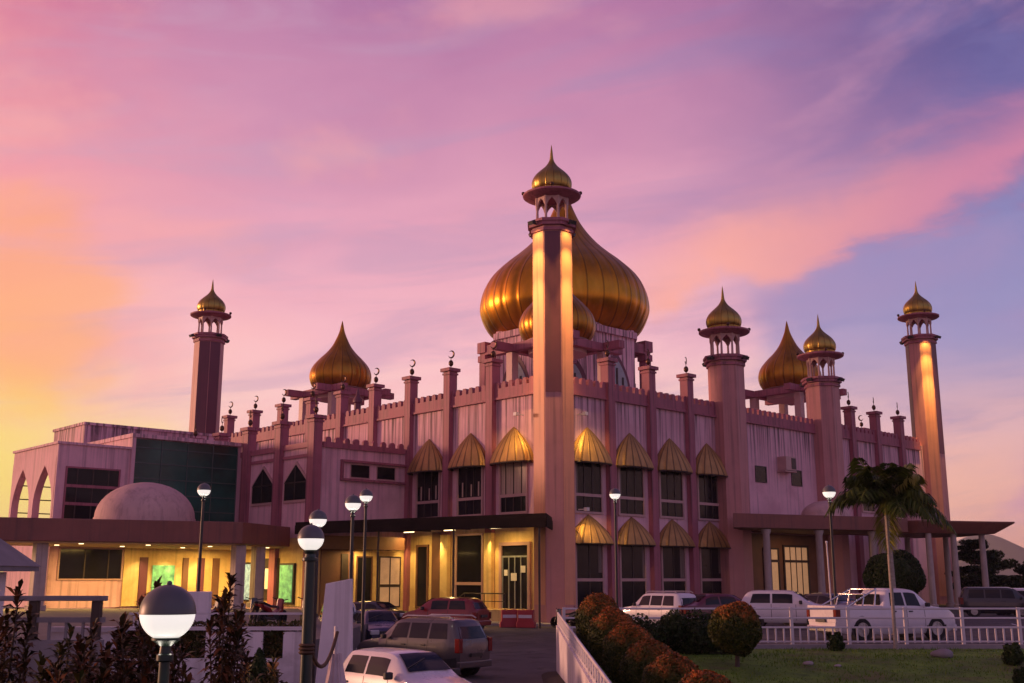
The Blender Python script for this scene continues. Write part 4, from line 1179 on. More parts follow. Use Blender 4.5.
rope = MB()
pts = []
A, Bp = Vector((-3.40, 19.28, 1.42)), Vector((-3.32, 21.6, 1.62))
for i in range(17):
    t = i / 16; q = A.lerp(Bp, t); q.z -= 0.42 * 4 * t * (1 - t); pts.append(q)
rope.tube(pts, 0.035, 8)
for k in range(3): rope.lathe([(0.115, 0), (0.145, 0.03), (0.115, 0.06)], 14, (-3.48, 19.33, 1.36 + 0.06 * k))
setp(build('rope', rope, M['rope'], smooth=60), 'thick brown rope slung from the lamp post to a short white post', 'rope')
pp = thing('rope_post', 'short pale post wrapped in draped cloth beside the white hatchback', 'post', (-3.34, 21.65, -0.22))
b = MB(); b.tube([(0, 0, 0), (0, 0, 1.95)], 0.05, 10); build('post', b, M['rail'], pp, smooth=60)
b = MB(); P = []
for j in range(12):
    t = j / 11; row = []
    for i in range(37):
        a = 2 * PI * i / 36; rr = 0.09 + 0.30 * t ** 1.3 + 0.05 * t * math.sin(a * 5 + t * 2) + 0.02 * math.sin(a * 11)
        row.append((rr * math.cos(a), rr * math.sin(a), 1.45 - 1.42 * t))
    P.append(row)
b.grid(P); build('draped_cloth', b, M['cloth'], pp, smooth=70)

bx = thing('planter_box', 'yellow orange planter box on the ground before the terrace wall', 'planter', (-5.75, 26.0, -0.2), R(8))
b = MB(); b.box(-0.38, 0.38, -0.3, 0.3, 0.18, 0.86); b.box(-0.42, 0.42, -0.34, 0.34, 0.86, 0.94); build('box', b, M['orange'], bx, bevel=0.02)
b = MB()
for (x, y) in ((-0.3, -0.22), (0.3, -0.22), (-0.3, 0.22), (0.3, 0.22)): b.box(x - 0.05, x + 0.05, y - 0.05, y + 0.05, 0, 0.18)
build('feet', b, M['bronze'], bx)

for x in np.arange(0.7, 6.6, 0.4):
    if min(abs(x - q) for q in (0.3, 1.9, 3.5, 5.1, 6.6)) > 0.18:
        b = MB(); b.box(x - 0.03, x + 0.03, -0.03, 0.03, 1.2, 1.6); build('baluster', b, M['grey'], cf)

gb = thing('guard_booth', 'small white booth with a grey hipped roof at the left edge', 'booth', (-14.9, 29.5, 0.9))
b = MB(); b.box(-1.4, 1.1, -1.2, 1.2, 0, 1.9); build('wall', b, M['white'], gb)
b = MB(); b.prism([(-2.0, -1.9), (1.75, -1.9), (1.75, 1.9), (-2.0, 1.9)], 2.05, 3.3, 0.25); b.box(-1.95, 1.7, -1.85, 1.85, 1.92, 2.05); build('roof', b, M['grey'], gb)
window(gb, (-0.1, -1.2, 0), 0, 1.3, 0.7, 1.6, (), (0.0,), fm='black', proud=0.05, t=0.06)
b = MB(); b.box(1.0, 1.08, -1.15, -1.1, 0, 1.95); build('post', b, M['rail'], gb)

rb1 = None
for i, (x, y, rz, lb) in enumerate(((-0.15, 60.6, 0.1, 'red plastic road barrier before the corner steps, left of a pair'), (0.75, 60.2, -0.25, 'red plastic road barrier nearest the corner minaret, right of a pair'))):
    if rb1 is None:
        rb1 = thing('road_barrier', lb, 'barrier', (x, y, gz(x, y) + 0.005), rz, 'red barriers by the steps')
        b = MB(); b.wallshape([(-0.5, 0), (0.5, 0), (0.5, 0.25), (0.42, 0.35), (0.42, 0.92), (-0.42, 0.92), (-0.42, 0.35), (-0.5, 0.25)], -0.22, 0.22); build('body', b, M['red_plastic'], rb1, bevel=0.03)
        b = MB(); b.box(-0.36, 0.36, -0.235, -0.222, 0.5, 0.66); build('white_band', b, M['rail'], rb1)
    else:
        o = copy_tree(rb1); o.location = (x, y, gz(x, y) + 0.005); o.rotation_euler = (0, 0, rz); o['label'] = lb

fp = thing('flag_pole', 'thin bare white pole standing among the cars left of the pickup roll bars', 'pole', (12.05, 42.6, gz(12.05, 42.6)))
b = MB(); b.tube([(0, 0, 0), (-0.06, 0, 3.4)], 0.035, 8, 0.028); b.ball((-0.06, 0, 3.44), 0.05, 8, 6); b.lathe([(0.12, 0), (0.12, 0.05), (0.05, 0.08)], 12)
build('shaft', b, M['rail'], fp, smooth=60)

# ------------------------------------------------------------------ vehicles
def ease(x, pts):
    xs_ = [p[0] for p in pts]; ys_ = [p[1] for p in pts]
    return float(np.interp(x, xs_, ys_))


def smooth_lin(x, pts, w_=0.34):
    return sum(ease(x + k * w_ / 2, pts) for k in np.linspace(-1, 1, 13)) / 13


CARS = {
    # top: silhouette above, belt: window sill line; x runs from tail (-L/2) to nose (+L/2)
    'hatch': dict(L=3.5, W=1.46, top=[(-1.75, 0.78), (-1.72, 0.95), (-1.45, 1.36), (-1.1, 1.40), (0.15, 1.40), (0.42, 1.34), (0.98, 0.94), (1.62, 0.80), (1.75, 0.62)], belt=0.90, cab=(-1.62, 0.95), roof=(-1.38, 0.30), wheels=(-1.13, 1.10), wr=0.27, side=[(-1.30, -0.55), (-0.47, 0.28)]),
    'suv': dict(L=4.35, W=1.72, top=[(-2.17, 0.9), (-2.15, 1.1), (-1.98, 1.66), (-1.7, 1.74), (0.25, 1.74), (0.55, 1.66), (1.12, 1.12), (1.98, 1.02), (2.17, 0.8)], belt=1.10, cab=(-2.08, 1.12), roof=(-1.9, 0.45), wheels=(-1.32, 1.35), wr=0.36, side=[(-1.72, -1.0), (-0.92, -0.18), (-0.1, 0.62)]),
    'sedan': dict(L=4.4, W=1.70, top=[(-2.2, 0.85), (-2.15, 0.98), (-1.55, 1.05), (-0.95, 1.40), (-0.6, 1.45), (0.2, 1.45), (0.5, 1.38), (1.2, 0.98), (2.0, 0.82), (2.2, 0.60)], belt=0.96, cab=(-1.6, 1.2), roof=(-0.85, 0.4), wheels=(-1.32, 1.35), wr=0.31, side=[(-1.2, -0.45), (-0.37, 0.55)]),
    'pickup': dict(L=5.1, W=1.76, top=[(-2.55, 1.08), (-0.55, 1.08), (-0.42, 1.60), (-0.3, 1.74), (0.75, 1.74), (1.0, 1.66), (1.52, 1.16), (2.35, 1.06), (2.55, 0.85)], belt=1.12, cab=(-0.55, 1.55), roof=(-0.32, 0.9), wheels=(-1.55, 1.60), wr=0.38, side=[(-0.3, 0.32), (0.40, 1.0)]),
    'van': dict(L=4.3, W=1.68, top=[(-2.15, 0.9), (-2.12, 1.2), (-2.0, 1.78), (-1.8, 1.85), (0.75, 1.85), (1.1, 1.74), (1.72, 1.12), (2.1, 0.92), (2.15, 0.7)], belt=1.12, cab=(-2.1, 1.75), roof=(-1.95, 0.95), wheels=(-1.4, 1.4), wr=0.33, side=[(-1.7, -0.75), (-0.67, 0.2), (0.28, 1.05)]),
}
CAR_CACHE = {}


def make_car(kind, paint, lower=None):
    k = CARS[kind]; L, W, belt = k['L'], k['W'], k['belt']
    hw = W / 2; zb = 0.22
    c0, c1 = k['cab']
    top = lambda x: smooth_lin(x, k['top'])
    def half(x):
        e = abs(x) / (L / 2)
        return hw * (1 - 0.16 * max(0, (e - 0.72) / 0.28) ** 2.2)
    def sect(x):
        w_ = half(x); tp = top(x)
        be = min(belt, tp - 0.03) if tp < belt + 0.03 else belt
        be = be - 0.04 * max(0, x) / (L / 2)
        tilt = max(0.0, min(1.0, (tp - be) / 0.45))
        wr = w_ * (0.93 - 0.19 * tilt)
        zlow = zb + 0.10 * max(0, (abs(x) / (L / 2) - 0.8) / 0.2)
        return [(0, zlow), (w_ * 0.86, zlow), (w_ * 0.965, zlow + 0.10), (w_, zlow + 0.42 * (be - zlow)), (w_ * 0.985, zlow + 0.75 * (be - zlow)), (w_ * 0.945, be),
                (w_ * 0.945 + (wr - w_ * 0.945) * 0.5, be + (tp - 0.07 - be) * 0.52), (wr, be + (tp - 0.07 - be) * 0.93), (wr * 0.90, tp - 0.034), (wr * 0.55, tp - 0.004), (0, tp + 0.012)]
    X = np.concatenate([[-L / 2], np.linspace(-L / 2 + 0.03, L / 2 - 0.03, 64), [L / 2]])
    rows = []
    for x in X:
        s = sect(x)
        rows.append([(x, -y, z) for (y, z) in s] + [(x, y, z) for (y, z) in s[-2:0:-1]])
    b = MB(); n = len(rows[0]); v = [q for r_ in rows for q in r_]
    f = []
    for j in range(len(rows) - 1):
        for i in range(n): f.append((j * n + i, j * n + (i + 1) % n, (j + 1) * n + (i + 1) % n, (j + 1) * n + i))
    f.append(tuple(range(n))[::-1]); f.append(tuple(range((len(rows) - 1) * n, len(rows) * n)))
    b.add(v, [q[::-1] for q in f])
    if kind == 'pickup':
        pass
    root = thing(kind + '_car', 'car', 'car')
    body = build('body', b, paint, root, smooth=38)
    if lower is not None:     # contrasting lower cladding
        b = MB()
        for sgn in (-1, 1):
            rws = []
            for x in np.linspace(-L / 2 + 0.1, L / 2 - 0.1, 24):
                s = sect(x); rws.append([(x, sgn * (s[2][0] + 0.008), s[2][1] - 0.02), (x, sgn * (s[3][0] + 0.012), s[3][1] - 0.02)])
            b.grid(rws if sgn < 0 else [r_[::-1] for r_ in rws])
        build('side_cladding', b, lower, body)
    # glass
    def side_pt(x, t, sgn, off=0.006):
        s = sect(x)
        y0, z0 = s[5]; y1, z1 = s[6]; y2, z2 = s[7]
        if t < 0.5: y, z = y0 + (y1 - y0) * t * 2, z0 + (z1 - z0) * t * 2
        else: y, z = y1 + (y2 - y1) * (t - 0.5) * 2, z1 + (z2 - z1) * (t - 0.5) * 2
        return (x, sgn * (y + off), z)
    r0, r1 = k['roof']
    for (a, e) in k['side']:
        for sgn in (-1, 1):
            P = []
            for i in range(9):
                t = i / 8; row = []
                x0 = a + (0.10 * t if a < r0 + 0.35 else 0.0); x1 = e - ((e - r1) * t * 0.9 if e > r1 else 0)
                for j in range(7):
                    row.append(side_pt(x0 + (x1 - x0) * j / 6, 0.08 + 0.86 * t, sgn))
                P.append(row if sgn < 0 else row[::-1])
            b = MB(); b.grid(P); build('window', b, M['carglass'], body, smooth=60)
    def top_patch(x0, x1, ins=0.06):
        P = []
        for i in range(9):
            x = x0 + (x1 - x0) * i / 8; s = sect(x); w_ = s[8][0] - ins; row = []
            d = 0.02
            slope = (top(x + d) - top(x - d)) / (2 * d)
            nx, nz = -slope / math.hypot(1, slope), 1 / math.hypot(1, slope)
            for j in range(9):
                y = -w_ + 2 * w_ * j / 8
                z = top(x) + 0.012 * (1 - abs(j - 4) / 4 * 0.9)
                row.append((x + nx * 0.014, y, z + nz * 0.014))
            P.append(row)
        b = MB(); b.grid([r_[::-1] for r_ in P]); return b
    build('windscreen', top_patch(r1 + 0.06, c1 - 0.10), M['carglass'], body, smooth=60)
    if kind in ('suv', 'van', 'hatch'):
        # upright tailgate glass follows the rear slope
        P = []
        z0 = belt + 0.06; z1 = k['top'][2][1] - 0.15
        gx2 = np.linspace(-L / 2 - 0.2, -L / 2 + 0.9, 120); gt = np.array([top(q) for q in gx2])
        for i in range(7):
            z = z0 + (z1 - z0) * i / 6
            x = float(gx2[np.argmax(gt >= z)])
            w_ = hw * (0.76 - 0.10 * i / 6)
            P.append([(max(x, -L / 2) - 0.030 + 0.05 * abs(-1 + j / 3) ** 2, -w_ + 2 * w_ * j / 6, z) for j in range(7)])
        b = MB(); b.grid([r_[::-1] for r_ in P]); build('rear_window', b, M['carglass'], body, smooth=60)
    elif kind == 'sedan':
        build('rear_window', top_patch(-1.42, -0.92), M['carglass'], body, smooth=60)
    else:
        b = MB(); b.box(-0.60, -0.55, -0.62, 0.62, 1.18, 1.55); build('rear_window', b, M['carglass'], body)
    # door seams
    for (a, e) in k['side']:
        for sgn in (-1, 1):
            xq = e + 0.04
            if xq > k['side'][-1][1]: xq = e + 0.12
            sc_ = sect(xq)
            P = [[(xq + d_, sgn * (sc_[q][0] + 0.004), sc_[q][1]) for d_ in (-0.008, 0.008)] for q in (2, 3, 4, 5)]
            bb = MB(); bb.grid(P if sgn > 0 else [r_[::-1] for r_ in P]); build('door_seam', bb, M['trim'], body)
    b = MB()
    xw = c1 - 0.16
    b.tube([(xw, -0.5, top(xw) + 0.03), (xw - 0.22, 0.05, top(xw - 0.22) + 0.035)], 0.012, 5); build('wiper', b, M['trim'], body)
    # lamps, bumpers, plate, mirrors, handles
    for sgn in (-1, 1):
        zt_ = belt - 0.05
        b = MB(); b.box(-L / 2 - 0.035, -L / 2 + 0.16, sgn * hw * 0.84 - 0.10, sgn * hw * 0.84 + 0.07, zt_ - 0.30, zt_ + (0.12 if kind in ('suv', 'van') else -0.02))
        build('tail_light', b, M['red_lens'], body, bevel=0.02)
        b = MB(); b.box(L / 2 - 0.30, L / 2 + 0.012, sgn * hw * 0.66 - 0.16, sgn * hw * 0.66 + 0.16, 0.60, 0.76)
        build('headlight', b, M['clear_lens'], body, bevel=0.03)
        b = MB(); x = c1 - 0.35; b.box(x - 0.07, x + 0.05, sgn * (hw + 0.08) - 0.09, sgn * (hw + 0.08) + 0.09, belt + 0.0, belt + 0.14)
        build('mirror', b, M['trim'], body, bevel=0.03)
        for (a, e) in k['side'][-2:]:
            b = MB(); b.box(a + 0.05, a + 0.20, sgn * hw * 0.99 - 0.02, sgn * hw * 0.99 + 0.012, belt - 0.17, belt - 0.13); build('handle', b, M['trim'], body)
    b = MB(); b.box(-L / 2 - 0.06, -L / 2 + 0.10, -hw * 0.90, hw * 0.90, 0.30, 0.50); build('rear_bumper', b, paint if kind != 'pickup' else M['chrome'], body, bevel=0.03)
    b = MB(); b.box(L / 2 - 0.10, L / 2 + 0.05, -hw * 0.86, hw * 0.86, 0.28, 0.50); build('front_bumper', b, paint, body, bevel=0.03)
    b = MB(); b.box(L / 2 - 0.06, L / 2 + 0.016, -hw * 0.42, hw * 0.42, 0.58, 0.72); build('grille', b, M['trim'], body)
    b = MB(); b.box(-L / 2 - 0.075, -L / 2 - 0.03, -0.26, 0.26, 0.62, 0.73); build('number_plate', b, M['plate'], body)
    # wheels
    for x in k['wheels']:
        for sgn in (-1, 1):
            wr = k['wr']
            a = MB(); a.T = Matrix.Translation((x, sgn * (hw - 0.10), wr + 0.02)) @ Matrix.Rotation(PI / 2 * -sgn, 4, 'X')
            a.lathe([(wr + 0.055, -0.12), (wr + 0.055, 0.088)], 28); ar = build('wheel_arch', a, M['trim'], body, smooth=40)
            a = MB(); a.T = Matrix.Translation((x, sgn * (hw - 0.10), wr)) @ Matrix.Rotation(PI / 2 * -sgn, 4, 'X')
            a.lathe([(wr * 0.6, -0.09), (wr * 0.94, -0.09), (wr, -0.06), (wr, 0.085), (wr * 0.94, 0.112), (wr * 0.66, 0.118), (wr * 0.62, 0.095)], 28)
            wh = build('wheel', a, M['tyre'], root, smooth=40)
            a = MB(); a.T = Matrix.Translation((x, sgn * (hw - 0.10), wr)) @ Matrix.Rotation(PI / 2 * -sgn, 4, 'X')
            a.lathe([(wr * 0.62, 0.085), (wr * 0.62, 0.122), (wr * 0.54, 0.122), (wr * 0.52, 0.097)], 28)
            for q in range(5):
                Tm = a.T; a.T = Tm @ Matrix.Rotation(2 * PI * q / 5, 4, 'Z'); a.box(0.02, wr * 0.56, -0.035, 0.035, 0.098, 0.118); a.T = Tm
            a.lathe([(0.06, 0.098), (0.06, 0.124), (0.03, 0.13)], 12)
            build('rim', a, M['alloy'], wh, smooth=40)
    if kind == 'suv':
        for sgn in (-1, 1):
            b = MB(); y = sgn * hw * 0.66
            b.tube([(-1.75, y, 1.74), (-1.6, y, 1.81), (0.1, y, 1.81), (0.3, y, 1.74)], 0.022, 6); build('roof_rail', b, M['alloy'], body, smooth=60)
    if kind == 'pickup':
        b = MB(); b.box(-2.48, -0.66, -hw * 0.86, hw * 0.86, 1.093, 1.098); build('load_bed', b, M['trim'], body)
        b = MB()
        for sgn in (-1, 1):
            y = sgn * hw * 0.82
            b.box(-2.52, -0.62, y + 0.02 - 0.05, y + 0.02 + 0.05, 1.06, 1.17)
        b.box(-2.56, -2.47, -hw * 0.88, hw * 0.88, 0.62, 1.17)
        build('bed_side', b, paint, body, bevel=0.02)
        b = MB()
        for x, zz in ((-0.75, 1.72), (-1.25, 1.55)):
            b.tube([(x - 0.15, -0.72, 1.1), (x, -0.68, zz), (x, 0.68, zz), (x - 0.15, 0.72, 1.1)], 0.032, 8)
        for sgn in (-1, 1): b.tube([(-0.75, sgn * 0.66, 1.72), (-2.0, sgn * 0.72, 1.15)], 0.03, 8)
        build('roll_bar', b, M['chrome'], body, smooth=60)
    return root


def car(kind, name, paint, x, y, hd, label, cat='car', group=None, z=None, lower=None, sc=1.0):
    key = (kind, paint.name, lower.name if lower else '')
    if key in CAR_CACHE: o = copy_tree(CAR_CACHE[key])
    else: o = CAR_CACHE[key] = make_car(kind, paint, lower)
    o.name = name
    o.location = (x, y, (gz(x, y) if z is None else z) + 0.006); o.rotation_euler = (0, 0, hd); o.scale = (sc,) * 3
    setp(o, label, cat, group)
    return o


GR = 'cars parked around the mosque'
HD = lambda dx_, dy_: math.atan2(dy_, dx_)
car('hatch', 'hatchback_car', P_white, -2.15, 23.3, HD(0.62, -0.78), 'small white hatchback with dark windscreen in the foreground at the foot of the picture', group=GR)
car('suv', 'parked_car', P_grey, -2.75, 34.6, HD(-0.80, 0.60), 'grey estate car with dark lower body and roof rails behind the white hatchback', group=GR, lower=M['trim'], sc=0.96)
car('hatch', 'parked_car', P_red, -3.3, 55.5, HD(-0.90, 0.42), 'red hatchback parked by the steps under the walkway canopy', group=GR, sc=1.2)
car('sedan', 'parked_car', P_dark, -7.3, 57.0, HD(-0.85, 0.5), 'black saloon parked left of the red hatchback', group=GR)
car('hatch', 'parked_car', P_blue, -5.3, 44.5, HD(0.35, -0.94), 'dark blue hatchback partly hidden behind the grey estate car', group=GR, sc=1.08)
car('van', 'parked_car', P_silver, -7.3, 47.5, HD(-0.2, 0.98), 'silver van between the lamp posts left of the dark blue hatchback', 'van', group=GR, sc=0.95)
car('suv', 'parked_car', P_white, 6.5, 50.0, HD(-0.62, 0.78), 'white four wheel drive parked beneath the bronze awnings behind the topiary', group=GR, sc=0.9)
car('sedan', 'parked_car', P_maroon, 9.0, 49.5, HD(0.9, 0.43), 'maroon saloon parked right of the white four wheel drive', group=GR)
car('hatch', 'parked_car', P_white, 11.9, 49.0, HD(0.88, -0.30), 'white hatchback behind the round clipped bush', group=GR, sc=1.13)
car('sedan', 'parked_car', P_dark, 14.1, 51.5, HD(-0.55, 0.83), 'dark saloon with red tail lights left of the white pickup', group=GR)
car('pickup', 'pickup_truck', P_white, 13.0, 39.8, HD(0.93, 0.36), 'white pickup truck with chrome roll bars parked behind the palm trunk', 'pickup', group=GR)
car('van', 'parked_car', P_dark, 27.2, 63.5, HD(0.95, -0.30), 'dark van under the end of the drop-off canopy', 'van', group=GR, sc=0.88)
car('sedan', 'parked_car', P_dark, 30.0, 60.5, HD(0.98, -0.1), 'dark saloon at the right edge beside the dark van', group=GR)
car('hatch', 'parked_car', P_white, 30.0, 66.0, HD(0.8, -0.6), 'white hatchback half hidden behind the dark van', group=GR, sc=1.1)


def make_bike(col):
    t = thing('motorcycle', 'motorcycle', 'motorcycle')
    for x in (-0.62, 0.62):
        b = MB(); b.T = Matrix.Translation((x, 0, 0.29)) @ Matrix.Rotation(PI / 2, 4, 'X')
        b.lathe([(0.22, -0.04), (0.29, -0.03), (0.29, 0.03), (0.22, 0.04), (0.22, -0.04)], 22)
        for q in range(5):
            Tm = b.T; b.T = Tm @ Matrix.Rotation(2 * PI * q / 5, 4, 'Z'); b.box(0.0, 0.23, -0.015, 0.015, -0.012, 0.012); b.T = Tm
        build('wheel', b, M['tyre'], t, smooth=40)
    b = MB()
    b.tube([(0.62, 0.06, 0.29), (0.42, 0.05, 0.85)], 0.025, 6); b.tube([(0.62, -0.06, 0.29), (0.42, -0.05, 0.85)], 0.025, 6)
    b.tube([(0.42, 0, 0.82), (0.2, 0, 0.5), (-0.25, 0, 0.45), (-0.62, 0.05, 0.29)], 0.03, 6); b.tube([(0.36, -0.33, 0.98), (0.42, -0.1, 0.92), (0.42, 0.1, 0.92), (0.36, 0.33, 0.98)], 0.018, 6)
    b.box(-0.15, 0.2, -0.13, 0.13, 0.25, 0.48); b.tube([(-0.1, -0.14, 0.27), (-0.75, -0.16, 0.34)], 0.045, 8)
    build('frame', b, M['black'], t, smooth=40)
    b = MB(); b.wallshape([(0.50, 0.55), (0.46, 0.95), (0.36, 1.0), (0.30, 0.62), (0.05, 0.5), (-0.2, 0.55), (-0.35, 0.70), (-0.85, 0.82), (-0.80, 0.70), (-0.45, 0.52), (-0.1, 0.34), (0.25, 0.36)][::-1], -0.12, 0.12); build('fairing', b, col, t, bevel=0.04)
    b = MB(); b.wallshape([(0.12, 0.66), (0.05, 0.74), (-0.3, 0.76), (-0.8, 0.90), (-0.82, 0.84), (-0.3, 0.68)], -0.125, 0.125); build('seat', b, M['trim'], t, bevel=0.03)
    b = MB(); b.ball((0.5, 0, 0.86), 0.085, 12, 8); build('headlight', b, M['clear_lens'], t, smooth=60)
    b = MB(); b.box(-0.88, -0.82, -0.08, 0.08, 0.72, 0.80); build('tail_light', b, M['red_lens'], t)
    return t


bikes = [make_bike(P_dark), make_bike(P_red)]
used_b = [False, False]
for i, (x, y, hd, z, w_, lb) in enumerate((
        (2.75, 59.2, 2.5, None, 0, 'black motorcycle leaning beside the foot of the corner minaret'),
        (3.7, 59.6, 2.3, None, 1, 'red and black motorcycle right of the corner minaret foot'),
        (4.6, 60.2, 2.6, None, 0, 'black motorcycle below the first bronze awning, half behind the topiary'),
        (-10.9, 40.5, 0.9, 0.95, 0, 'black motorcycle on the terrace beside the plinthed lamp'),
        (-9.5, 41.5, 1.9, 0.95, 0, 'black motorcycle on the terrace below the blue notice board'),
        (-8.6, 40.6, 1.2, 0.95, 1, 'red motorcycle on the terrace behind the white wall'),
        (-7.6, 41.8, 2.0, 0.95, 0, 'black motorcycle on the terrace nearest the white pylon'))):
    o = copy_tree(bikes[w_]) if used_b[w_] else bikes[w_]
    used_b[w_] = True
    o.location = (x, y, (gz(x, y) if z is None else z) + 0.005); o.rotation_euler = (R(5), 0, hd)
    setp(o, lb, 'motorcycle', 'parked motorcycles')

# ------------------------------------------------------------------ vegetation
def ball_leaves(name, m, parent, c, r, n, size, core=0.86, loc=None, squash=(1, 1, 1), rough=0.10, inner=0.35):
    d = nrng.normal(size=(n, 3)); d /= np.linalg.norm(d, axis=1, keepdims=True)
    lump = 1 + rough * (np.sin(d[:, 0] * 5 + c[0]) * np.sin(d[:, 1] * 4.3 + 2) + 0.6 * np.sin(d[:, 2] * 6 + d[:, 0] * 4))
    t = 1 - inner * nrng.random(n) ** 2.2
    P = d * (r * lump * t)[:, None] * np.array(squash) + np.array(c)
    Nn = d + nrng.normal(0, 0.55, (n, 3))
    return leaves(name, P, Nn, size * nrng.uniform(0.7, 1.35, n), m, parent, 0.6, loc)


# row of clipped rounded shrubs behind the white garden wall
row = [(2.48, 32.3, 0.66, 1.66), (2.64, 29.8, 0.66, 1.50), (2.84, 27.5, 0.65, 1.44), (3.04, 25.3, 0.64, 1.34), (3.26, 23.3, 0.64, 1.30), (3.60, 21.4, 0.63, 1.22)]
tl = ['farthest clipped russet shrub of the row, next to the end of the railing', 'second farthest clipped russet shrub in the row beside the white wall', 'third clipped russet shrub from the far end of the row',
      'third clipped russet shrub from the near end of the row, with a bright red crown', 'second nearest clipped russet shrub in the row', 'nearest clipped russet shrub of the row at the foot of the picture']
for (x, y, r, h), lb in zip(row, tl):
    g0 = gz(x, y)
    t = thing('topiary_shrub', lb, 'shrub', (x, y, g0), rnd.uniform(0, 0.4), 'clipped russet shrubs along the garden wall')
    b = MB(); b.tube([(0, 0, 0), (0.03, 0.02, h * 0.45)], 0.07, 8, 0.04)
    for k in range(5):
        a = k * 1.26; b.tube([(0.02, 0.01, h * 0.3), (0.3 * math.cos(a) * r, 0.3 * math.sin(a) * r, h * 0.6)], 0.025, 5, 0.012)
    build('trunk', b, M['bark'], t)
    n = 15000
    d = nrng.normal(size=(n, 3)); d /= np.linalg.norm(d, axis=1, keepdims=True)
    ph = rnd.uniform(0, 6)
    lump = 1 + 0.03 * np.sin(d[:, 0] * 6 + ph) * np.sin(d[:, 1] * 5 + ph) + 0.025 * np.sin(d[:, 2] * 7 + d[:, 0] * 5 + ph) + 0.02 * nrng.normal(size=n)
    rr = (1 - 0.22 * nrng.random(n) ** 2.4) * lump
    P = d * rr[:, None] * np.array([r, r, h * 0.52])
    leaves('foliage', P, d + nrng.normal(0, 0.42, (n, 3)), nrng.uniform(0.02, 0.046, n), M['topiary'], t, 0.55, loc=(0, 0, h * 0.52))

t = thing('topiary_shrub', 'round russet clipped bush on a short trunk before the white railing', 'shrub', (5.95, 30.2, gz(5.95, 30.2) - 0.1))
b = MB(); b.tube([(0, 0, 0), (0.02, 0, 0.6)], 0.07, 8, 0.05)
for k in range(6):
    a = k * 1.05; b.tube([(0.02, 0, 0.45), (0.4 * math.cos(a), 0.4 * math.sin(a), 0.95)], 0.03, 5, 0.012)
build('trunk', b, M['bark'], t)
ball_leaves('foliage', M['topiary'], t, (0, 0, 0), 0.70, 14000, 0.036, loc=(0, 0, 1.08), rough=0.05, squash=(1, 1, 0.98))

t = thing('hedge', 'dark untrimmed hedge mass between the topiary row and the railing', 'hedge', (4.9, 32.9, gz(4.9, 32.9)))
P = []; Nn = []
for k in range(26):
    c = np.array([rnd.uniform(-1.3, 1.25), rnd.uniform(-0.45, 0.45), rnd.uniform(0.25, 0.85)])
    d = nrng.normal(size=(700, 3)); d /= np.linalg.norm(d, axis=1, keepdims=True)
    P.append(c + d * (0.42 * nrng.random(700) ** 0.35)[:, None]); Nn.append(d + nrng.normal(0, 0.6, (700, 3)))
leaves('foliage', np.concatenate(P), np.concatenate(Nn), nrng.uniform(0.03, 0.07, 26 * 700), M['hedge'], t)
b = MB()
for k in range(7): b.tube([(-1.2 + 0.4 * k, 0, 0), (-1.2 + 0.42 * k, 0.1, 0.7)], 0.03, 5, 0.01)
build('stems', b, M['bark'], t)
# low planting at the foot of the railing
for i, (x, y, r, lb) in enumerate(((9.6, 33.7, 0.22, 'small dark conical shrub at the foot of the railing left of the pickup'), (13.4, 30.5, 0.25, 'low dark tuft on the lawn below the pickup'), (12.4, 27.9, 0.17, 'low dark tuft on the lawn at the foot of the picture'))):
    t = thing('shrub', lb, 'shrub', (x, y, gz(x, y)), 0, 'small shrubs on the lawn')
    ball_leaves('foliage', M['hedge'], t, (0, 0, 0), r, 1200, 0.05, loc=(0, 0, r * 0.9), rough=0.2, squash=(1, 1, 1.3))
    b = MB(); b.tube([(0, 0, 0), (0, 0, r)], 0.02, 5); build('stem', b, M['bark'], t)
for i, (x, y, s_, lb) in enumerate(((12.0, 31.8, 0.30, 'grey boulder on the lawn below the palm trunk'), (7.9, 30.5, 0.13, 'small white stone on the lawn right of the round bush'), (8.6, 30.2, 0.09, 'tiny pale stone on the lawn right of the white stone'))):
    b = MB(); b.ball((0, 0, 0), s_, 14, 9, 0.5)
    b.v = [(p[0] * (1 + 0.18 * math.sin(p[1] * 9 / s_ * 0.3 + i)), p[1] * (1 + 0.15 * math.sin(p[0] * 7 / s_ * 0.3)), p[2] * (1 + 0.2 * math.sin(p[0] * 5 / s_ * 0.3))) for p in b.v]
    setp(build('boulder', b, M['kerb'] if i else M['grey'], smooth=60, loc=(x, y, gz(x, y) + s_ * 0.25)), lb, 'stone', 'stones on the lawn')


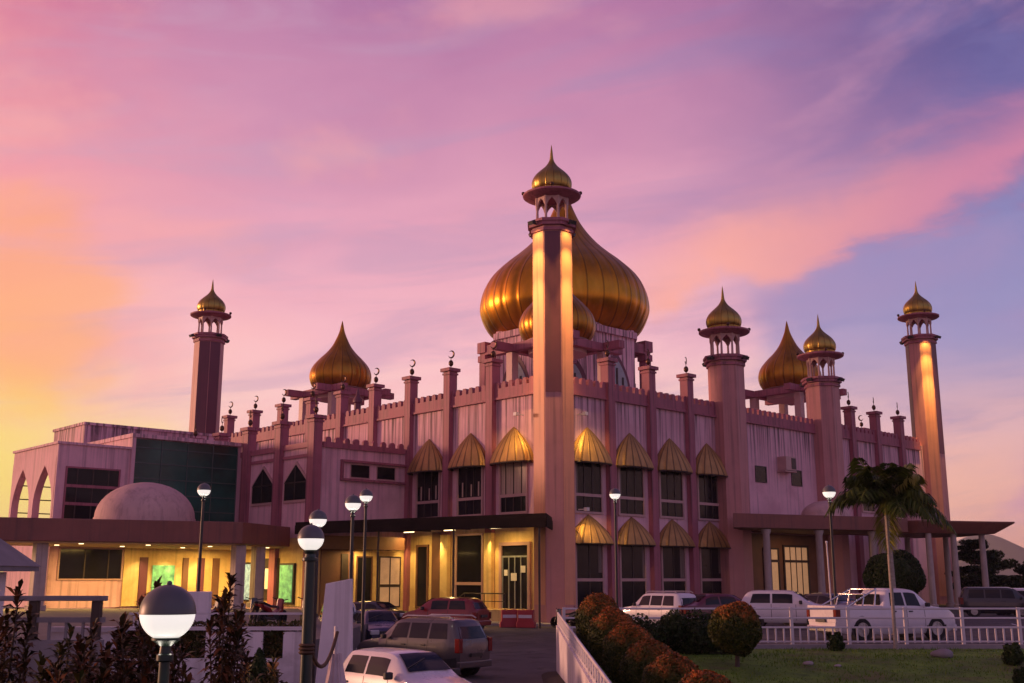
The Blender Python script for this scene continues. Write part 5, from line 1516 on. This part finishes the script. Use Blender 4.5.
def palm(x, y, z, h, lb, fr=1.7, nf=16, young=True, lean=0.0, tr=0.075, grp='palms before the side porch'):
    t = thing('palm_tree', lb, 'palm', (x, y, z), rnd.uniform(0, 6), grp)
    b = MB(); b.tube([(lean * (i / 10) ** 2, 0, h * i / 10) for i in range(11)], tr * 1.25, 12, tr * 0.8)
    b.lathe([(tr * 1.9, 0), (tr * 1.5, 0.1), (tr * 1.2, 0.4)], 12)
    build('trunk', b, M['palmbark'], t, smooth=60)
    b = MB(); b.tube([(lean, 0, h), (lean, 0, h + 0.55)], tr * 1.25, 10, tr * 0.6); build('crownshaft', b, M['palm_young'], t, smooth=60)
    V = []; F = []; VY = []; FY = []
    for k in range(nf):
        a = k * 2.399 + rnd.uniform(-0.2, 0.2); up = rnd.uniform(0.25, 1.25); ln = fr * rnd.uniform(0.8, 1.15)
        tgt = (VY, FY) if (young and k in (3, 10)) else (V, F)
        V_, F_ = tgt
        if young and k == 3: up = -0.5; ln *= 0.75
        pts = []
        for i in range(17):
            q = i / 16
            rr = ln * (q * math.cos(up * 0.9) + 0.10 * math.sin(q * PI))
            zz = ln * (q * math.sin(up) * 1.25 - q * q * (0.38 + 0.5 * math.cos(up)))
            pts.append(Vector((lean + rr * math.cos(a), rr * math.sin(a), h + 0.45 + zz)))
        sidev = Vector((-math.sin(a), math.cos(a), 0))
        for i in range(1, 17):
            d = (pts[i] - pts[i - 1]).normalized()
            upv = sidev.cross(d)
            q = i / 16
            i0 = len(V_); w_ = 0.016
            V_ += [tuple(pts[i - 1] - sidev * w_), tuple(pts[i - 1] + sidev * w_), tuple(pts[i] + sidev * w_), tuple(pts[i] - sidev * w_)]; F_.append((i0, i0 + 1, i0 + 2, i0 + 3))
            for sgn in (-1, 1):
                for sub in (0, 0.33, 0.66):
                    base = pts[i - 1].lerp(pts[i], sub)
                    ll = fr * 0.36 * math.sin(PI * (0.12 + 0.83 * q)) * rnd.uniform(0.85, 1.1)
                    dirv = (d * 0.55 + sidev * sgn * 0.9 - Vector((0, 0, rnd.uniform(0.05, 0.6))) + upv * rnd.uniform(-0.2, 0.3)).normalized()
                    mid = base + dirv * ll * 0.5; tipv = base + dirv * ll - Vector((0, 0, ll * 0.35)); wv_ = d * 0.038
                    i0 = len(V_)
                    V_ += [tuple(base), tuple(mid - wv_), tuple(tipv), tuple(mid + wv_)]; F_.append((i0, i0 + 1, i0 + 2, i0 + 3))
    rawmesh('crown', np.array(V), np.array(F), M['palm'], t)
    if VY: rawmesh('young_frond', np.array(VY), np.array(FY), M['palm_young'], t)
    return t


palm(11.55, 34.3, gz(11.55, 34.3), 4.0, 'palm tree with a slim pale trunk behind the lawn before the white pickup', 1.8, 34, True, 0.0, 0.046)
palm(14.7, 43.5, gz(14.7, 43.5), 4.8, 'taller palm with a dark crown behind the slim trunked palm', 1.9, 18, False, 0.2, 0.11)


def tree(x, y, z, h, cr, lb, kind=0, cat='tree', grp='dark trees beyond the car park'):
    t = thing('broadleaf_tree', lb, cat, (x, y, z), rnd.uniform(0, 6), grp)
    b = MB(); b.tube([(0, 0, 0), (0.1, 0, h * 0.35), (0.05, 0.1, h * 0.9)], h * 0.028, 8, h * 0.008)
    P = []; Nn = []
    layers = 5 if kind == 0 else 4
    for j in range(layers):
        zz = h * (0.30 + 0.66 * j / (layers - 1)); rr = cr * (1.0 - 0.62 * j / (layers - 1)) if kind == 0 else cr * math.sin(PI * (0.25 + 0.6 * j / (layers - 1)))
        for k in range(7):
            a = k * 0.9 + j * 1.3 + rnd.uniform(-0.3, 0.3); q = rr * rnd.uniform(0.45, 1.0)
            c = np.array([q * math.cos(a), q * math.sin(a), zz + rnd.uniform(-0.09, 0.09) * h])
            b.tube([(0.06, 0.04, zz - 0.06 * h), tuple(c * np.array([0.9, 0.9, 1]))], h * 0.008, 5, h * 0.003)
            n = 420
            d = nrng.normal(size=(n, 3)); d /= np.linalg.norm(d, axis=1, keepdims=True)
            s_ = np.array([cr * 0.34, cr * 0.34, h * (0.045 if kind == 0 else 0.10)])
            P.append(c + d * s_ * (nrng.random(n) ** 0.4)[:, None]); Nn.append(np.array([0, 0, 0.8]) + nrng.normal(0, 0.7, (n, 3)))
    build('trunk', b, M['bark'], t, smooth=60)
    P = np.concatenate(P); leaves('crown', P, np.concatenate(Nn), nrng.uniform(0.6, 1.2, len(P)) * cr * 0.055, M['tree'], t)


tree(38.0, 92, 0.5, 4.9, 2.3, 'layered dark tree just right of the mosque under the drop-off canopy')
tree(41.2, 98, 0.5, 4.2, 2.6, 'low dark tree seen between the last two canopy columns', 1)
tree(43.5, 94, 0.5, 3.0, 2.4, 'lowest dark bushy tree behind the dark van', 1)
tree(47.0, 98, 0.5, 5.2, 2.3, 'tallest layered dark tree at the right edge')
tree(49.5, 104, 0.5, 4.0, 2.8, 'dark bushy tree behind the layered one at the right edge', 1)
# the round clipped tree before the drop-off canopy
t = thing('clipped_tree', 'dense dark green tree clipped into a ball before the drop-off canopy', 'tree', (19.05, 56.0, gz(19, 56)))
b = MB(); b.tube([(0, 0, 0), (0, 0, 1.3)], 0.13, 10, 0.09)
for k in range(7):
    a = k * 0.9; b.tube([(0, 0, 1.0), (0.8 * math.cos(a), 0.8 * math.sin(a), 2.1)], 0.05, 6, 0.02)
build('trunk', b, M['bark'], t, smooth=60)
ball_leaves('crown', M['hedge'], t, (0, 0, 0), 1.45, 16000, 0.07, loc=(0, 0, 2.2), rough=0.06, squash=(1.0, 1.0, 0.86))


def croton(x, y, h, spread, lb, ns=7, m='croton', z=None, leaf=0.21, grp='dark leafy shrubs at the left'):
    g0 = gz(x, y) if z is None else z
    t = thing('leafy_shrub', lb, 'shrub', (x, y, g0), 0, grp)
    ns = int(ns * 1.25); b = MB(); V = []; F = []
    for k in range(ns):
        a = k * 2.4 + rnd.uniform(-0.3, 0.3); sp_ = spread * math.sqrt((k + 0.3) / ns); hh = h * (1 - 0.30 * (k / ns)) * rnd.uniform(0.88, 1.0)
        if k == 0: hh = h
        ax, ay = sp_ * math.cos(a), sp_ * math.sin(a)
        P_ = [Vector((ax * (0.2 + 0.8 * q), ay * (0.2 + 0.8 * q), hh * q)) for q in np.linspace(0, 1, 7)]
        b.tube(P_, 0.022, 5, 0.010)
        nl = int(hh / 0.016)
        for i in range(nl):
            q = 0.22 + 0.78 * (i / nl) ** 0.8
            c = Vector((ax * (0.2 + 0.8 * q), ay * (0.2 + 0.8 * q), hh * q))
            aa = i * 2.4 + k; tilt = -0.35 + 1.4 * (max(0, q - 0.55) / 0.45) ** 1.5 + rnd.uniform(-0.5, 0.5)
            d = Vector((math.cos(aa) * math.cos(tilt), math.sin(aa) * math.cos(tilt), math.sin(tilt)))
            s_ = Vector((-math.sin(aa), math.cos(aa), rnd.uniform(-0.4, 0.4))); ll = leaf * rnd.uniform(0.4, 1.3); w_ = ll * 0.14
            mid = c + d * ll * 0.5 + Vector((0, 0, 0.02)); tipv = c + d * ll - Vector((0, 0, ll * 0.22))
            i0 = len(V); V += [tuple(c), tuple(mid - s_ * w_), tuple(tipv), tuple(mid + s_ * w_)]; F.append((i0, i0 + 1, i0 + 2, i0 + 3))
    build('stems', b, M['bark'], t, smooth=60)
    rawmesh('foliage', np.array(V), np.array(F), M[m], t)


for a in ((-6.2, 14.0, 2.62, 0.45, 'tall narrow dark red shrub at the far left', 7, 'croton'),
          (-5.9, 12.6, 1.75, 0.60, 'low olive shrub below the tall narrow one at the far left', 9, 'croton_green'),
          (-4.95, 13.2, 2.25, 0.55, 'dark red shrub between the far left shrub and the bushiest one', 9, 'croton'),
          (-4.45, 13.9, 2.72, 0.55, 'bushiest dark shrub left of the nearest globe lamp', 11, 'croton'),
          (-4.6, 12.0, 1.75, 0.55, 'mottled low shrub below the bushiest dark shrub', 10, 'croton_green'),
          (-3.55, 11.2, 1.55, 0.45, 'low dark shrub right behind the nearest globe lamp', 8, 'croton_green'),
          (-4.3, 17.0, 2.78, 0.26, 'slender upright dark red shrub right of the nearest globe lamp', 5, 'croton'),
          (-4.35, 17.9, 2.3, 0.30, 'slender reddish shrub left of the roped lamp post', 5, 'croton'),
          (-5.7, 16.6, 1.55, 0.4, 'low dark shrub before the terrace wall pier', 7, 'croton'),
          (-3.9, 15.3, 1.15, 0.35, 'low speckled shrub at the foot of the roped lamp post', 8, 'croton_green'),
          (-6.6, 16.8, 2.0, 0.5, 'dark olive shrub at the left edge below the concrete fence', 8, 'croton_green'),
          (-5.3, 15.2, 1.95, 0.55, 'broad dark shrub behind the dark red one left of the nearest globe lamp', 12, 'croton'),
          (-4.9, 11.2, 1.45, 0.5, 'lowest olive shrub at the bottom left corner', 12, 'croton_green'),
          (-3.9, 13.0, 1.9, 0.5, 'dark shrub just left of the nearest globe lamp, under the bushiest one', 12, 'croton'),
          (-4.2, 10.4, 1.5, 0.45, 'mottled dark shrub at the foot of the picture left of the nearest globe lamp', 11, 'croton'),
          (-6.9, 14.8, 1.7, 0.5, 'dark shrub behind the far left shrubs', 11, 'croton'),
          (-5.6, 11.6, 1.55, 0.5, 'dark reddish shrub low at the left edge', 11, 'croton'),
          (-3.75, 12.2, 1.62, 0.42, 'dense dark shrub beside the nearest lamp pole on its left', 12, 'croton_green'),
          (-3.95, 18.6, 1.45, 0.35, 'low mottled shrub left of the roped lamp post foot', 9, 'croton_green'),
          (-3.3, 12.9, 1.35, 0.4, 'low reddish shrub right of the nearest globe lamp', 9, 'croton')):
    croton(a[0], a[1], a[2], a[3], a[4], a[5], a[6], z=-0.18)
for (x, y, h, lb) in ((-4.65, 21.0, 1.55, 'dark slender conical cypress before the terrace wall'), (-6.2, 20.0, 0.85, 'small dark conical cypress left of the planter box')):
    t = thing('conifer', lb, 'shrub', (x, y, -0.2), 0, 'small conifers before the terrace wall')
    n = 2600; q = nrng.random(n) ** 0.8; a = nrng.uniform(0, 2 * PI, n); rr = 0.24 * np.sin(np.clip(0.12 + q * 0.88, 0, 1) * PI) ** 0.7 * nrng.uniform(0.6, 1.05, n)
    P = np.stack([rr * np.cos(a), rr * np.sin(a), 0.1 + q * (h - 0.1)], 1)
    leaves('foliage', P, np.stack([np.cos(a), np.sin(a), 0.4 + 0 * a], 1) + nrng.normal(0, 0.4, (n, 3)), 0.04, M['hedge'], t)
    b = MB(); b.tube([(0, 0, 0), (0, 0, h * 0.8)], 0.025, 6, 0.008); build('trunk', b, M['bark'], t)
# clipped planting showing through the openings of the terrace wall
for (x, w2, lb) in ((-9.17, 0.36, 'speckled planting filling the leftmost opening of the white terrace wall'), (-7.88, 0.42, 'speckled planting in the middle opening of the white terrace wall'), (-5.85, 0.28, 'speckled planting in the opening of the terrace wall nearest the pylon')):
    t = thing('hedge', lb, 'hedge', (x, 28.02, 0.7), 0, 'planting in the terrace wall openings')
    n = 1500
    P = np.stack([nrng.uniform(-w2, w2, n), nrng.normal(0, 0.07, n), nrng.uniform(-0.05, 0.66, n)], 1)
    leaves('foliage', P, nrng.normal(size=(n, 3)) + np.array([0, -0.6, 0.4]), nrng.uniform(0.025, 0.06, n), M['croton_green'], t)
    b = MB()
    for k in range(4): b.tube([(-w2 * 0.8 + w2 * 0.5 * k, 0, -0.1), (-w2 * 0.7 + w2 * 0.5 * k, 0, 0.5)], 0.012, 5)
    build('stems', b, M['bark'], t)
# hedge behind the terrace wall's openings
t = thing('hedge', 'speckled grey green hedge behind the terrace wall rail', 'hedge', (-7.4, 28.9, 0.95))
n = 3500
P = np.stack([nrng.uniform(-2.4, 2.2, n), nrng.normal(0, 0.2, n), nrng.uniform(0, 0.62, n)], 1)
leaves('foliage', P, nrng.normal(size=(n, 3)) + np.array([0, -0.5, 0.5]), nrng.uniform(0.03, 0.07, n), M['croton_green'], t)

# ------------------------------------------------------------------ evening haze
hz = MB(); hz.box(-1000, 2200, -100, 3500, -9.0, 126.0)
hm = bpy.data.materials.new('evening_haze'); hm.use_nodes = True
ht = hm.node_tree; ht.nodes.clear()
hv = ht.nodes.new('ShaderNodeVolumePrincipled'); hv.inputs['Color'].default_value = (0.92, 0.88, 0.95, 1); hv.inputs['Density'].default_value = 0.00017
ho = ht.nodes.new('ShaderNodeOutputMaterial'); ht.links.new(hv.outputs[0], ho.inputs['Volume'])
setp(build('haze', hz, hm), label='thin violet evening haze over the far hills', cat='haze', kind='stuff')
